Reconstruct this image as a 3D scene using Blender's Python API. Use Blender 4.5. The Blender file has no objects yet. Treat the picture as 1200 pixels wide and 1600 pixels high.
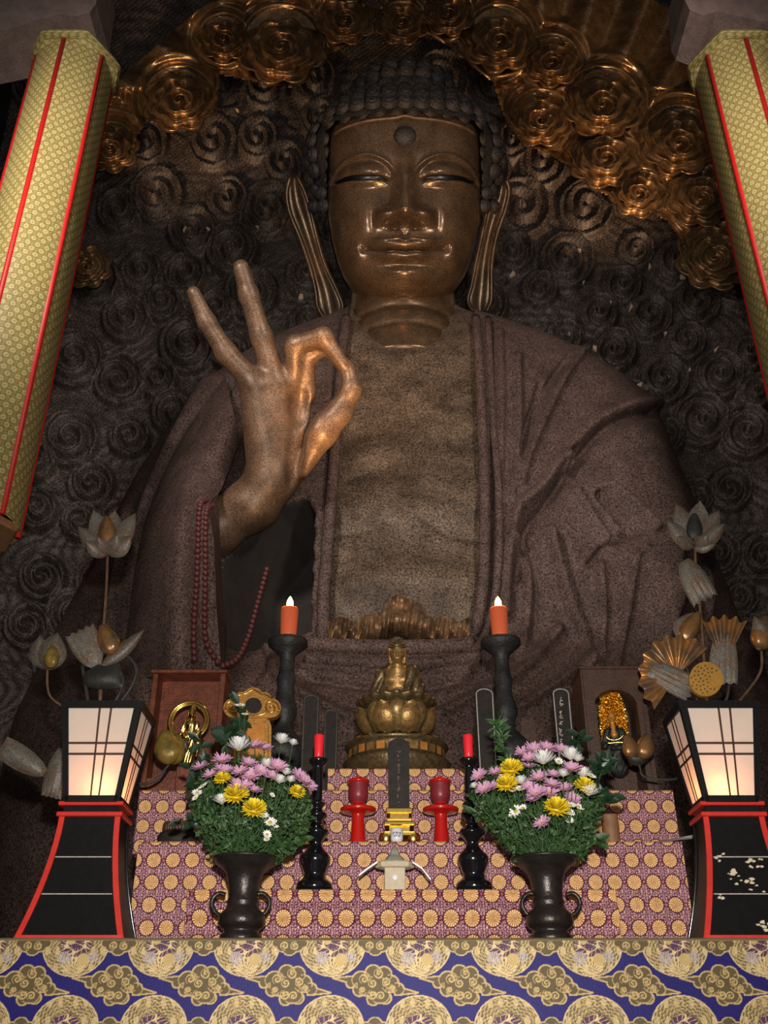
import bpy, math, random
import numpy as np
from mathutils import Vector, Matrix
random.seed(7); rng = np.random.default_rng(7)
C = bpy.context.scene.collection
sc = bpy.context.scene
PI = math.pi
# ------------------------------------------------------------------ camera
FPX = 1560.0; TH = math.radians(29.7); CT, ST = math.cos(TH), math.sin(TH); CZ = 1.4; CX0 = 600.0; CY0 = 800.0
def P(px, py, Y):
    u = (np.asarray(px, float)-CX0)/FPX; v = (CY0-np.asarray(py, float))/FPX
    dy = CT - v*ST; dz = ST + v*CT; t = Y/dy
    return np.stack(np.broadcast_arrays(u*t, Y+0*u, CZ+dz*t), -1)
def S(py, Y):
    return Y/(CT-(CY0-py)/FPX*ST)/FPX
def zat(py, Y): return float(P(600, py, Y)[2])
def proj(p):
    p = np.asarray(p, float); x, y, z = p[..., 0], p[..., 1], p[..., 2]-CZ
    zc = y*CT + z*ST; up = -y*ST + z*CT
    return CX0 + FPX*x/zc, CY0 - FPX*up/zc
class Frame:
    "orthonormal frame facing the camera at the point seen at (cx,cy) on plane Y; local units are about one photo pixel"
    def __init__(s, cx, cy, Y, q=1.0):
        s.o = P(cx, cy, Y); d = s.o-np.array([0, 0, CZ]); d /= np.linalg.norm(d)
        s.r = np.cross(d, [0, 0, 1.]); s.r /= np.linalg.norm(s.r); s.u = np.cross(s.r, d); s.d = d
        s.s = S(cy, Y)*q; s.cx, s.cy = cx, cy
    def w(s, px, py, dep):
        a = (np.asarray(px, float)-s.cx)[..., None]*s.r; b = (s.cy-np.asarray(py, float))[..., None]*s.u
        return s.o + s.s*(a+b+np.asarray(dep, float)[..., None]*s.d)
cam = bpy.data.cameras.new('camera'); co = bpy.data.objects.new('camera', cam); C.objects.link(co)
co.location = (0, 0, CZ); co.rotation_euler = (PI/2+TH, 0, 0)
cam.sensor_fit = 'VERTICAL'; cam.sensor_height = 36; cam.lens = 36*FPX/1600; cam.clip_end = 200; cam.clip_start = .05
sc.camera = co
# ------------------------------------------------------------------ materials
def mat(name, col, rough=.5, metal=0., var=.25, nscale=40., bump=0., bscale=60., col2=None, emit=0., ecol=None, attr=None, spec=.5, grain=.0, coat=0., trans=0., sub=0.):
    m = bpy.data.materials.new(name); m.use_nodes = True; nt = m.node_tree; b = nt.nodes['Principled BSDF']
    b.inputs['Roughness'].default_value = rough; b.inputs['Metallic'].default_value = metal
    b.inputs['Specular IOR Level'].default_value = spec
    if coat: b.inputs['Coat Weight'].default_value = coat; b.inputs['Coat Roughness'].default_value = .15
    if trans: b.inputs['Transmission Weight'].default_value = trans
    tc = nt.nodes.new('ShaderNodeTexCoord')
    n = nt.nodes.new('ShaderNodeTexNoise'); n.inputs['Scale'].default_value = nscale; n.inputs['Detail'].default_value = 6; n.inputs['Roughness'].default_value = .65
    nt.links.new(tc.outputs['Object'], n.inputs['Vector'])
    c1 = tuple(col)+(1,)
    c2 = tuple(col2)+(1,) if col2 else tuple(x*(1-var) for x in col)+(1,)
    mr = nt.nodes.new('ShaderNodeMapRange'); mr.inputs[1].default_value = .35; mr.inputs[2].default_value = .65
    nt.links.new(n.outputs['Fac'], mr.inputs[0])
    mx = nt.nodes.new('ShaderNodeMix'); mx.data_type = 'RGBA'
    mx.inputs[6].default_value = c1; mx.inputs[7].default_value = c2
    nt.links.new(mr.outputs[0], mx.inputs[0]); out = mx.outputs[2]
    if attr:
        at = nt.nodes.new('ShaderNodeAttribute'); at.attribute_name = attr
        m2 = nt.nodes.new('ShaderNodeMix'); m2.data_type = 'RGBA'; m2.blend_type = 'MULTIPLY'; m2.inputs[0].default_value = 1
        nt.links.new(at.outputs['Color'], m2.inputs[6]); nt.links.new(out, m2.inputs[7]); out = m2.outputs[2]
    if grain:
        g = nt.nodes.new('ShaderNodeTexNoise'); g.inputs['Scale'].default_value = bscale*4; g.inputs['Detail'].default_value = 2
        nt.links.new(tc.outputs['Object'], g.inputs['Vector'])
        gr = nt.nodes.new('ShaderNodeMapRange'); gr.inputs[1].default_value = .32; gr.inputs[2].default_value = .68; nt.links.new(g.outputs['Fac'], gr.inputs[0])
        m3 = nt.nodes.new('ShaderNodeMix'); m3.data_type = 'RGBA'; m3.blend_type = 'OVERLAY'; m3.inputs[0].default_value = grain
        nt.links.new(out, m3.inputs[6]); nt.links.new(gr.outputs[0], m3.inputs[7]); out = m3.outputs[2]
    nt.links.new(out, b.inputs['Base Color'])
    if bump:
        bn = nt.nodes.new('ShaderNodeTexNoise'); bn.inputs['Scale'].default_value = bscale; bn.inputs['Detail'].default_value = 5
        nt.links.new(tc.outputs['Object'], bn.inputs['Vector'])
        bp = nt.nodes.new('ShaderNodeBump'); bp.inputs['Strength'].default_value = bump; bp.inputs['Distance'].default_value = .02
        nt.links.new(bn.outputs['Fac'], bp.inputs['Height']); nt.links.new(bp.outputs[0], b.inputs['Normal'])
    if emit:
        b.inputs['Emission Color'].default_value = tuple(ecol or col)+(1,); b.inputs['Emission Strength'].default_value = emit
    return m
M = {}
M['robe'] = mat('robe_lacquer', (.116, .077, .066), .62, .0, .4, 3.0, .25, 12, grain=.8, spec=.25)
M['chest'] = mat('chest_lacquer', (.150, .108, .076), .52, .1, .6, 2.6, .3, 12, grain=.8, spec=.3)
M['skin'] = mat('gilt_lacquer', (.21, .130, .080), .44, .3, .5, 3.5, .15, 24, grain=.7)
M['face'] = mat('face_gilt', (.165, .108, .064), .27, .55, .45, 3.0, .08, 20, grain=.6)
M['hairm'] = mat('hair_black', (.038, .033, .031), .6, .0, .4, 5, .2, 14, grain=.8, spec=.3)
M['eye'] = mat('eye_dark', (.004, .004, .004), .3)
M['knot'] = mat('knot_gilt', (.50, .32, .18), .3, .5, .8, 5, .4, 25, grain=.7)
M['relief'] = mat('relief_dark', (.085, .066, .056), .55, .1, .6, 3, .4, 10, grain=.9)
M['chip'] = mat('gesso_chip', (.62, .45, .33), .8)
M['cloud'] = mat('cloud_gilt', (.42, .27, .14), .30, .75, .55, 4, .25, 18, grain=.7)
M['beamwood'] = mat('beam_wood', (.27, .195, .17), .7, 0, .35, 6, .2, 30, grain=.4)
M['darkwall'] = mat('dark_wall', (.012, .010, .009), .8, 0, .5, 2)
M['bead'] = mat('bead_red', (.14, .034, .034), .5, 0, .5, 10)
M['brocade'] = mat('brocade_cloth', (1.25, 1.18, 1.1), .6, 0, .18, 30, .15, 250, attr='pat', spec=.25)
M['blue'] = mat('blue_brocade', (1.1, 1.1, 1.1), .45, .15, .15, 30, .12, 250, attr='pat', spec=.2)
M['gold'] = mat('polished_gold', (.95, .66, .18), .22, 1., .2, 30)
M['oldgold'] = mat('old_gold', (.50, .29, .10), .42, .6, .5, 30, .2, 60, grain=.4)
M['bronzeg'] = mat('gilt_bronze_dark', (.23, .16, .075), .36, .6, .6, 30, .2, 60, grain=.4)
M['tabgold'] = mat('carved_gold', (.58, .28, .06), .42, .45, .35, 30, .2, 80)
M['taborange'] = mat('gold_leaf_orange', (.75, .30, .06), .4, .35, .25, 20)
M['blacklac'] = mat('black_lacquer', (.008, .008, .010), .12, 0, .3, 20, coat=.5)
M['blackworn'] = mat('black_lacquer_worn', (.006, .006, .006), .4, 0, .3, 20, .05, 40, spec=.2)
M['redtrim'] = mat('red_lacquer_trim', (.60, .028, .018), .4, 0, .2, 20)
M['redlac'] = mat('red_lacquer', (.56, .012, .008), .25, 0, .15, 20, coat=.3)
M['redbowl'] = mat('dull_red_bowl', (.25, .025, .035), .4, 0, .2, 20)
M['redwax'] = mat('red_wax', (.80, .022, .035), .35, 0, .1, 20, emit=.12, ecol=(.9, .03, .04))
M['orwax'] = mat('orange_wax', (.72, .13, .05), .6, 0, .15, 60, .1, 120, emit=.14, ecol=(.9, .15, .05))
M['flame'] = mat('flame', (1, .8, .5), .5, emit=14, ecol=(1, .62, .25))
M['darkbronze'] = mat('dark_bronze', (.045, .037, .034), .34, .55, .4, 20, .15, 60)
M['greybronze'] = mat('aged_black_bronze', (.040, .040, .040), .55, .2, .6, 12, .3, 40, grain=.5)
M['paper'] = mat('lantern_paper', (.72, .64, .56), .9, 0, .06, 20, emit=.10, ecol=(.95, .78, .66))
_nt = M['paper'].node_tree; _b = _nt.nodes['Principled BSDF']; _t = _nt.nodes.new('ShaderNodeBsdfTranslucent'); _t.inputs[0].default_value = (.85, .62, .45, 1)
_m = _nt.nodes.new('ShaderNodeMixShader'); _m.inputs[0].default_value = .35; _nt.links.new(_b.outputs[0], _m.inputs[1]); _nt.links.new(_t.outputs[0], _m.inputs[2]); _nt.links.new(_m.outputs[0], _nt.nodes['Material Output'].inputs[0])
M['lotusfront'] = mat('gilt_petal_bright', (.42, .27, .10), .4, .5, .6, 30, .2, 60, grain=.4)
M['mullion'] = mat('brown_muntin', (.06, .018, .010), .4)
M['lotusmetal'] = mat('worn_silver_lotus', (.165, .165, .145), .55, .2, .45, 14, .3, 40, col2=(.16, .10, .065), grain=.5)
M['lotusgold'] = mat('lotus_gilt', (.46, .21, .055), .36, .55, .5, 10, .15, 40, col2=(.15, .11, .075))
M['lotusdark'] = mat('lotus_dark_leaf', (.045, .045, .04), .55, .2, .5, 12, .2, 40)
M['stem'] = mat('lotus_stem', (.20, .11, .065), .45, .3, .5, 15)
M['pod'] = mat('pod_gold', (.48, .25, .04), .5, .2, .2, 15)
M['budy'] = mat('bud_yellow', (.36, .24, .04), .45, .3, .6, 14, .1, 40, col2=(.10, .075, .03))
M['redwood'] = mat('red_brown_wood', (.20, .048, .020), .5, 0, .5, 12, .2, 60, grain=.5)
M['brownwood'] = mat('brown_wood', (.085, .043, .027), .5, 0, .4, 12, .2, 60, grain=.5)
M['plainwood'] = mat('plain_wood', (.30, .15, .07), .55, 0, .3, 16, .1, 60)
M['tabletdark'] = mat('tablet_dark', (.034, .027, .024), .55, 0, .4, 20, grain=.4, spec=.2)
M['whitepaint'] = mat('white_line', (.55, .52, .46), .7, 0, .3, 60)
M['porcelain'] = mat('porcelain', (.80, .80, .82), .2, 0, .04, 20)
M['bluemark'] = mat('grey_blue_mark', (.16, .19, .28), .5)
M['cream'] = mat('cream_pottery', (.60, .51, .36), .6, 0, .15, 40)
M['greenish'] = mat('greenish_roof', (.30, .31, .25), .6, 0, .3, 50)
M['greymetal'] = mat('grey_metal', (.45, .45, .47), .4, .6)
M['leaf'] = mat('leaf_green', (.055, .125, .032), .5, 0, .5, 30, col2=(.014, .042, .014))
M['leaf2'] = mat('leaf_dark', (.016, .045, .020), .4, 0, .5, 30)
M['stemg'] = mat('flower_stem', (.035, .085, .022), .5)
M['yellow'] = mat('petal_yellow', (.86, .66, .025), .5, 0, .12, 60)
M['white'] = mat('petal_white', (.82, .82, .80), .5, 0, .06, 60)
M['pink'] = mat('petal_pink', (.50, .19, .38), .5, 0, .3, 60, col2=(.66, .44, .57))
M['pinkc'] = mat('centre_orange', (.55, .25, .05), .6)
M['yelc'] = mat('centre_green_yellow', (.50, .45, .05), .6)
M['bgold'] = mat('banner_gold', (.62, .63, .55), .5, .0, .15, 20, .2, 60, attr='pat', spec=.4)
M['bred'] = mat('banner_red', (.52, .012, .012), .5)
M['sheet'] = mat('white_sheet', (.62, .60, .56), .8, 0, .2, 30)
# ------------------------------------------------------------------ mesh helpers
ROOTLOC = {}
def thing(name, label, cat, loc=(0, 0, 0), group=None):
    o = bpy.data.objects.new(name, None); C.objects.link(o); o.location = loc; o.empty_display_size = .05
    o['label'] = label; o['category'] = cat
    if group: o['group'] = group
    ROOTLOC[o] = np.array(loc, float); return o
def tag(o, label, cat, group=None):
    o['label'] = label; o['category'] = cat
    if group: o['group'] = group
    return o
def join(parts):
    V, F, n = [], [], 0
    for v, f in parts:
        v = np.asarray(v, float).reshape(-1, 3); V.append(v)
        if isinstance(f, np.ndarray): F.extend((f+n).tolist())
        else: F.extend([[i+n for i in q] for q in f])
        n += len(v)
    return np.concatenate(V), F
def mk(name, geo, m, parent=None, smooth=True, col=None, raw=False, mats=None, fmat=None):
    v, f = geo if not isinstance(geo, list) else join(geo)
    v = np.asarray(v, float).reshape(-1, 3)
    base = np.zeros(3)
    if parent is not None and not raw: base = ROOTLOC.get(parent, np.zeros(3))
    me = bpy.data.meshes.new(name)
    if isinstance(f, np.ndarray): f = f.tolist()
    me.from_pydata((v-base).tolist(), [], f)
    for k in (mats or [m]): me.materials.append(k)
    if fmat is not None: me.polygons.foreach_set('material_index', np.asarray(fmat, np.int32))
    me.polygons.foreach_set('use_smooth', np.full(len(me.polygons), bool(smooth)))
    if col is not None:
        a = me.color_attributes.new('pat', 'FLOAT_COLOR', 'POINT')
        cc = np.ones((len(v), 4), np.float32); cc[:, :3] = col; a.data.foreach_set('color', cc.ravel())
    me.update(); me.validate()
    o = bpy.data.objects.new(name, me); C.objects.link(o)
    if parent is not None:
        o.parent = parent; ROOTLOC[o] = base
    else: ROOTLOC[o] = base
    return o
def autosmooth(o, ang=35):
    me = o.data; me.set_sharp_from_angle(angle=math.radians(ang)); return o
def gridf(n, m, wrapn=False, wrapm=False):
    "faces of an n x m vertex grid (index i*m+j)"
    I = np.arange(n if wrapn else n-1); J = np.arange(m if wrapm else m-1)
    i, j = np.meshgrid(I, J, indexing='ij'); i2, j2 = (i+1) % n, (j+1) % m
    return np.stack([i*m+j, i*m+j2, i2*m+j2, i2*m+j], -1).reshape(-1, 4)
def lathe(prof, c=(0, 0, 0), seg=40, cap=True, sx=1, sy=1):
    prof = np.asarray(prof, float); a = np.linspace(0, 2*PI, seg, endpoint=False)
    r = np.maximum(prof[:, 0], 1e-4)
    V = np.stack([r[:, None]*np.cos(a)*sx, r[:, None]*np.sin(a)*sy, np.repeat(prof[:, 1][:, None], seg, 1)], -1).reshape(-1, 3)+np.asarray(c)
    F = gridf(len(prof), seg, False, True).tolist()
    if prof[0, 1] < prof[-1, 1]: pass
    if cap:
        F.append(list(range(seg))[::-1]); n = (len(prof)-1)*seg; F.append(list(range(n, n+seg)))
    return V, F
def smoothprof(pts, n=8):
    pts = np.asarray(pts, float); d = np.r_[0, np.cumsum(np.linalg.norm(np.diff(pts, axis=0), axis=1))]
    return cat(pts, n)
def cat(pts, n=8):
    "Catmull-Rom resample"
    p = np.asarray(pts, float); q = np.vstack([2*p[0]-p[1], p, 2*p[-1]-p[-2]]); out = []
    for i in range(len(p)-1):
        a, b, c_, d = q[i:i+4]
        for t in np.linspace(0, 1, n, endpoint=False):
            out.append(.5*((2*b)+(c_-a)*t+(2*a-5*b+4*c_-d)*t*t+(3*b-a-3*c_+d)*t**3))
    out.append(p[-1]); return np.array(out)
def lathe_px(px, Y, prof, seg=36, zb=None, smooth=0, sy=1):
    "profile of (radius px, py) as seen on plane Y"
    pr = [(r*S(py, Y), zat(py, Y)) for r, py in prof]
    if zb is not None: pr[-1] = (pr[-1][0], zb)
    py = prof[-1][1]; x = float(P(px, py, Y)[0]); pr = np.array(pr)
    if smooth: pr = cat(pr, smooth)
    # one vertical axis: centred where the base is seen
    return lathe([(r, z) for r, z in pr], (x, Y, 0), seg, sy=sy)
def tube(pts, r, seg=10, cap=True):
    p = np.asarray(pts, float); n = len(p); r = np.broadcast_to(np.asarray(r, float), (n,))
    t = np.gradient(p, axis=0); t /= np.linalg.norm(t, axis=1)[:, None]+1e-12
    ref = np.array([0, 0, 1.]) if abs(t[0][2]) < .9 else np.array([0, 1., 0]); u = np.cross(t[0], ref); u /= np.linalg.norm(u); U = []
    for k in range(n):
        u = u-t[k]*np.dot(u, t[k]); u /= np.linalg.norm(u)+1e-12; U.append(u)
    U = np.array(U); W = np.cross(t, U); a = np.linspace(0, 2*PI, seg, endpoint=False)
    V = p[:, None]+r[:, None, None]*(np.cos(a)[None, :, None]*U[:, None]+np.sin(a)[None, :, None]*W[:, None])
    F = gridf(n, seg, False, True).tolist()
    if cap: F.append(list(range(seg))[::-1]); F.append(list(range((n-1)*seg, n*seg)))
    return V.reshape(-1, 3), F
def box(x0, x1, y0, y1, z0, z1, b=.0):
    if b <= 0:
        V = [(x, y, z) for x in (x0, x1) for y in (y0, y1) for z in (z0, z1)]
        F = [[0, 1, 3, 2], [4, 6, 7, 5], [0, 4, 5, 1], [2, 3, 7, 6], [0, 2, 6, 4], [1, 5, 7, 3]]
        return np.array(V, float), F
    # chamfered box
    V, F = [], []
    c = np.array([(x0+x1)/2, (y0+y1)/2, (z0+z1)/2]); h = np.array([x1-x0, y1-y0, z1-z0])/2; b = min(b, h.min()*.6)
    idx = {}
    for sx in (-1, 1):
        for sy in (-1, 1):
            for sz in (-1, 1):
                s = np.array([sx, sy, sz])
                for ax in range(3):
                    k = h-b; k = k.copy(); k[ax] = h[ax]; idx[(sx, sy, sz, ax)] = len(V); V.append(c+s*k)
    for ax in range(3):
        o = [i for i in range(3) if i != ax]
        for s in (-1, 1):
            q = []
            for a, bb in ((-1, -1), (1, -1), (1, 1), (-1, 1)):
                k = [0, 0, 0]; k[ax] = s; k[o[0]] = a; k[o[1]] = bb; q.append(idx[(k[0], k[1], k[2], ax)])
            F.append(q)
    for ax in range(3):
        o = [i for i in range(3) if i != ax]
        for a in (-1, 1):
            for bb in (-1, 1):
                q = []
                for s, w in ((-1, o[0]), (1, o[0]), (1, o[1]), (-1, o[1])):
                    k = [0, 0, 0]; k[ax] = s; k[o[0]] = a; k[o[1]] = bb; q.append(idx[(k[0], k[1], k[2], w)])
                F.append(q)
    for sx in (-1, 1):
        for sy in (-1, 1):
            for sz in (-1, 1): F.append([idx[(sx, sy, sz, a)] for a in range(3)])
    return fixn(np.array(V), F)
def fixn(V, F):
    c = V.mean(0); out = []
    for f in F:
        p = V[f]; n = np.cross(p[1]-p[0], p[2]-p[0]); out.append(f if np.dot(n, p.mean(0)-c) >= 0 else f[::-1])
    return V, out
def loft(rings, cap=True):
    "rings: list of (k,3) arrays"
    R = np.array(rings); n, k, _ = R.shape; F = gridf(n, k, False, True).tolist()
    if cap: F.append(list(range(k))[::-1]); F.append(list(range((n-1)*k, n*k)))
    return R.reshape(-1, 3), F
def extrude_px(poly, Y, th, front=0.):
    p = np.asarray(poly, float); a = P(p[:, 0], p[:, 1], Y); n = len(a); b = a.copy(); b[:, 1] += th
    V = np.vstack([a, b]); F = [list(range(n))[::-1], list(range(n, 2*n))]+[[i, (i+1) % n, n+(i+1) % n, n+i] for i in range(n)]
    return V, F
def ribbon_px(pts, Y, wpx, th=.004):
    "flat line of constant pixel-width lying on a vertical plane, raised by th"
    p = np.asarray(pts, float); t = np.gradient(p, axis=0); t /= np.linalg.norm(t, axis=1)[:, None]+1e-9; nn = np.stack([-t[:, 1], t[:, 0]], 1)*wpx/2
    A, B = p+nn, p-nn; a, b = P(A[:, 0], A[:, 1], Y), P(B[:, 0], B[:, 1], Y); a2, b2 = a.copy(), b.copy(); a2[:, 1] += th; b2[:, 1] += th
    R = np.stack([a, b, b2, a2], 1); return loft(list(R))
def surface_nets(Fv, o, h):
    s = Fv < 0; nx, ny, nz = Fv.shape
    corner = [(i, j, k) for i in (0, 1) for j in (0, 1) for k in (0, 1)]
    cnt = sum(s[i:nx-1+i, j:ny-1+j, k:nz-1+k].astype(np.int8) for i, j, k in corner)
    act = np.argwhere((cnt > 0) & (cnt < 8)); idm = -np.ones((nx-1, ny-1, nz-1), np.int64); idm[tuple(act.T)] = np.arange(len(act))
    pos = np.zeros((len(act), 3)); w = np.zeros(len(act))
    for a in range(8):
        for b in range(a+1, 8):
            ca, cb = np.array(corner[a]), np.array(corner[b])
            if np.abs(ca-cb).sum() != 1: continue
            fa = Fv[tuple((act+ca).T)]; fb = Fv[tuple((act+cb).T)]; m = (fa < 0) != (fb < 0)
            t = np.where(m, fa/(np.where(m, fa-fb, 1)), 0); pos += np.where(m[:, None], ca+t[:, None]*(cb-ca), 0); w += m
    V = (act+pos/w[:, None])*h+np.asarray(o); Q = []
    for ax in range(3):
        o1, o2 = [i for i in range(3) if i != ax]
        sl = [slice(None)]*3; sl[ax] = slice(0, -1); sl2 = [slice(None)]*3; sl2[ax] = slice(1, None)
        A, B = s[tuple(sl)], s[tuple(sl2)]; e = np.argwhere(A != B); e = e[(e[:, o1] > 0) & (e[:, o2] > 0) & (e[:, o1] < Fv.shape[o1]-1) & (e[:, o2] < Fv.shape[o2]-1)]
        d1 = np.zeros(3, int); d1[o1] = 1; d2 = np.zeros(3, int); d2[o2] = 1
        q = np.stack([idm[tuple((e-d1-d2).T)], idm[tuple((e-d2).T)], idm[tuple(e.T)], idm[tuple((e-d1).T)]], 1)
        inside = A[tuple(e.T)]
        flip = inside if ax != 1 else ~inside
        q = np.where(flip[:, None], q, q[:, ::-1]); Q.append(q)
    return V, np.concatenate(Q)
def capsule(X, Y, Z, a, b, ra, rb):
    a, b = np.asarray(a, float), np.asarray(b, float); d = b-a; L = np.dot(d, d)+1e-9
    t = np.clip(((X-a[0])*d[0]+(Y-a[1])*d[1]+(Z-a[2])*d[2])/L, 0, 1)
    return np.sqrt((X-a[0]-t*d[0])**2+(Y-a[1]-t*d[1])**2+(Z-a[2]-t*d[2])**2)-(ra+(rb-ra)*t)
def ellip(X, Y, Z, c, r):
    k = np.sqrt(((X-c[0])/r[0])**2+((Y-c[1])/r[1])**2+((Z-c[2])/r[2])**2); return (k-1)*min(r)
def smin(a, b, k):
    h = np.clip(.5+.5*(b-a)/k, 0, 1); return b+(a-b)*h-k*h*(1-h)
def sdf_mesh(fn, lo, hi, h):
    lo = np.asarray(lo, float); n = np.ceil((np.asarray(hi)-lo)/h).astype(int)+1
    X, Y, Z = np.meshgrid(*[lo[i]+h*np.arange(n[i]) for i in range(3)], indexing='ij')
    return surface_nets(fn(X.astype(np.float32), Y.astype(np.float32), Z.astype(np.float32)), lo, h)
def dup(root, loc=None):
    r = root.copy(); C.objects.link(r)
    if loc is not None: r.location = loc
    def rec(src, dst):
        for ch in list(src.children):
            c = ch.copy(); C.objects.link(c); c.parent = dst; rec(ch, c)
    rec(root, r); return r
def polydist(x, y, pts):
    "distance to a polyline, vectorised"
    d = np.full(np.shape(x), 1e9)
    for (x0, y0), (x1, y1) in zip(pts[:-1], pts[1:]):
        dx, dy = x1-x0, y1-y0; t = np.clip(((x-x0)*dx+(y-y0)*dy)/(dx*dx+dy*dy+1e-9), 0, 1)
        d = np.minimum(d, np.hypot(x-x0-t*dx, y-y0-t*dy))
    return d
def inpoly(x, y, poly):
    p = np.asarray(poly, float); r = np.zeros(np.shape(x), bool); n = len(p)
    for i in range(n):
        (x0, y0), (x1, y1) = p[i], p[(i+1) % n]
        c = ((y0 > y) != (y1 > y)) & (x < (x1-x0)*(y-y0)/(y1-y0+1e-12)+x0); r ^= c
    return r
def structure(name, geo, m, smooth=False):
    o = mk(name, geo, m, None, smooth); o['kind'] = 'structure'; return o
# ================================================================== SETTING
structure('floor', box(-12, 12, -2, 16, -.1, 0), M['darkwall'])
structure('wall_back', box(-12, 12, 15.2, 15.5, 0, 27), M['darkwall'])
structure('wall_left', box(-12.3, -12, -2, 15.5, 0, 27), M['darkwall'])
structure('wall_right', box(12, 12.3, -2, 15.5, 0, 27), M['darkwall'])
structure('ceiling', box(-12.3, 12.3, -2, 15.5, 27, 27.3), M['darkwall'])
# ================================================================== GREAT BUDDHA
GB = thing('great_buddha_statue', 'colossal seated dark lacquered Buddha with gilded face and raised hand behind the altar', 'statue', (float(P(625, 1200, 11.0)[0]), 11.0, 0.))
YC = 11.7
SIL = np.array([(478, 560, 715), (492, 525, 752), (505, 490, 790), (520, 455, 830), (540, 415, 875), (560, 380, 915), (600, 332, 972), (640, 296, 1002), (700, 252, 1030), (760, 215, 1050), (820, 186, 1076), (880, 160, 1098), (950, 125, 1130), (1000, 100, 1150), (1050, 72, 1180), (1150, 40, 1205), (1330, 15, 1225), (1580, 0, 1240)], float)
YF = np.array([(2.5, 8.6), (4.2, 8.9), (4.8, 9.2), (5.2, 9.6), (5.5, 9.92), (6.28, 10.0), (7.3, 10.15), (8.25, 10.4), (9.5, 10.7), (10.3, 10.95), (10.75, 11.12), (11.6, 11.5)])
rowpy = np.concatenate([np.linspace(478, 1250, 390, endpoint=False), np.linspace(1250, 1580, 50)])
ang = np.concatenate([np.linspace(-PI, -1.9, 24, endpoint=False), np.linspace(-1.9, 1.9, 470, endpoint=False), np.linspace(1.9, PI, 24)])
zz = P(np.full_like(rowpy, 600), rowpy, YC)[:, 2]
Lx = P(np.interp(rowpy, SIL[:, 0], SIL[:, 1]), rowpy, YC)[:, 0]; Rx = P(np.interp(rowpy, SIL[:, 0], SIL[:, 2]), rowpy, YC)[:, 0]
yf = np.interp(zz, YF[:, 0], YF[:, 1])
k = np.ones(15)/15
sm = lambda a: np.convolve(np.pad(a, 7, mode='edge'), k, 'valid')
Lx, Rx, yf = sm(Lx), sm(Rx), sm(yf)
xc, W, D = (Lx+Rx)/2, (Rx-Lx)/2, YC-yf
def ring_xyz(inset=0., flat=2/2.5):
    s, c = np.sin(ang), np.cos(ang)
    X = xc[:, None]+(W[:, None]-inset)*np.sign(s)*np.abs(s)**flat
    Dd = np.where(c[None] > 0, D[:, None]-inset, 1.05)
    Y = YC-Dd*np.sign(c)*np.abs(c)**flat
    return np.stack([X, Y, np.repeat(zz[:, None], len(ang), 1)], -1)
B0 = ring_xyz()
px, py = proj(B0); front = np.cos(ang)[None] > -.05
OPEN = [(552, 440), (541, 500), (534, 560), (528, 640), (521, 740), (514, 830), (509, 900), (505, 960), (506, 1003), (728, 1003), (742, 985), (750, 950), (755, 900), (757, 830), (756, 740), (752, 640), (748, 560), (743, 500), (735, 440)]
FOLDS = [([(1003, 632), (935, 652), (888, 698), (840, 765), (805, 800), (790, 880), (786, 960)], 15, .20),
         ([(1003, 650), (950, 668), (908, 715), (858, 785), (825, 830), (812, 900)], 11, -.16),
         ([(905, 548), (878, 590), (850, 650), (826, 705), (812, 760)], 11, .13), ([(893, 556), (864, 592), (838, 640), (816, 700)], 8, -.13),
         ([(806, 560), (808, 640), (806, 720), (795, 780)], 11, .12), ([(845, 600), (830, 650), (815, 715)], 7, -.10),
         ([(780, 520), (783, 640), (778, 800), (772, 960)], 9, .08), ([(768, 500), (772, 640), (770, 800), (765, 950)], 5, -.12),
         ([(942, 770), (965, 800), (986, 832)], 9, -.30), ([(986, 832), (950, 852), (925, 880)], 8, -.14), ([(945, 760), (975, 790), (1005, 830)], 9, .16),
         ([(893, 712), (912, 760), (940, 800), (962, 835)], 11, -.18), ([(880, 720), (900, 770), (925, 815), (950, 850)], 9, .12),
         ([(808, 845), (823, 900), (822, 960), (815, 1010)], 9, .12), ([(830, 850), (842, 920), (838, 1000)], 7, -.10),
         ([(858, 830), (872, 890), (890, 950), (905, 985), (918, 1040)], 10, .16), ([(876, 840), (893, 900), (912, 960), (930, 1030)], 8, -.16),
         ([(935, 880), (940, 960), (935, 1040)], 10, .10), ([(985, 870), (975, 960), (960, 1040)], 11, .10), ([(1030, 850), (1040, 950), (1030, 1050)], 12, .10), ([(1085, 900), (1100, 1000), (1110, 1080)], 10, .08),
         ([(330, 590), (280, 680), (240, 770), (215, 850)], 14, .14), ([(360, 590), (320, 680), (280, 760)], 10, -.12), ([(300, 660), (262, 760), (240, 850), (228, 950)], 10, -.12), ([(200, 800), (185, 900), (160, 1020)], 10, .10), ([(255, 820), (250, 920), (235, 1040)], 9, .10), ([(280, 830), (275, 940), (265, 1040)], 6, -.08),
         ([(470, 1042), (600, 1050), (735, 1043), (790, 1010)], 9, .14), ([(480, 1060), (600, 1075), (730, 1065), (810, 1030)], 8, -.10), ([(740, 1000), (735, 1040), (700, 1080), (640, 1110)], 8, .10), ([(870, 985), (810, 1050), (740, 1090), (680, 1120)], 13, .16), ([(930, 1020), (850, 1080), (770, 1130)], 12, .14), ([(420, 1010), (440, 1060), (520, 1110), (600, 1140)], 12, .14), ([(300, 1050), (380, 1100), (470, 1150)], 12, .12), ([(1050, 1060), (950, 1110), (850, 1160)], 14, .14), ([(1130, 1080), (1040, 1150), (930, 1190)], 12, .10)]
disp = np.zeros_like(px)
arm = polydist(px, py, [(975, 650), (1030, 790), (1060, 930)]); disp += .22*np.exp(-(arm/50)**2)
for pts, wd, h in FOLDS:
    d = polydist(px, py, cat(pts, 4)); disp += h*.85*np.exp(-(d/(wd*.72))**2)
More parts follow.
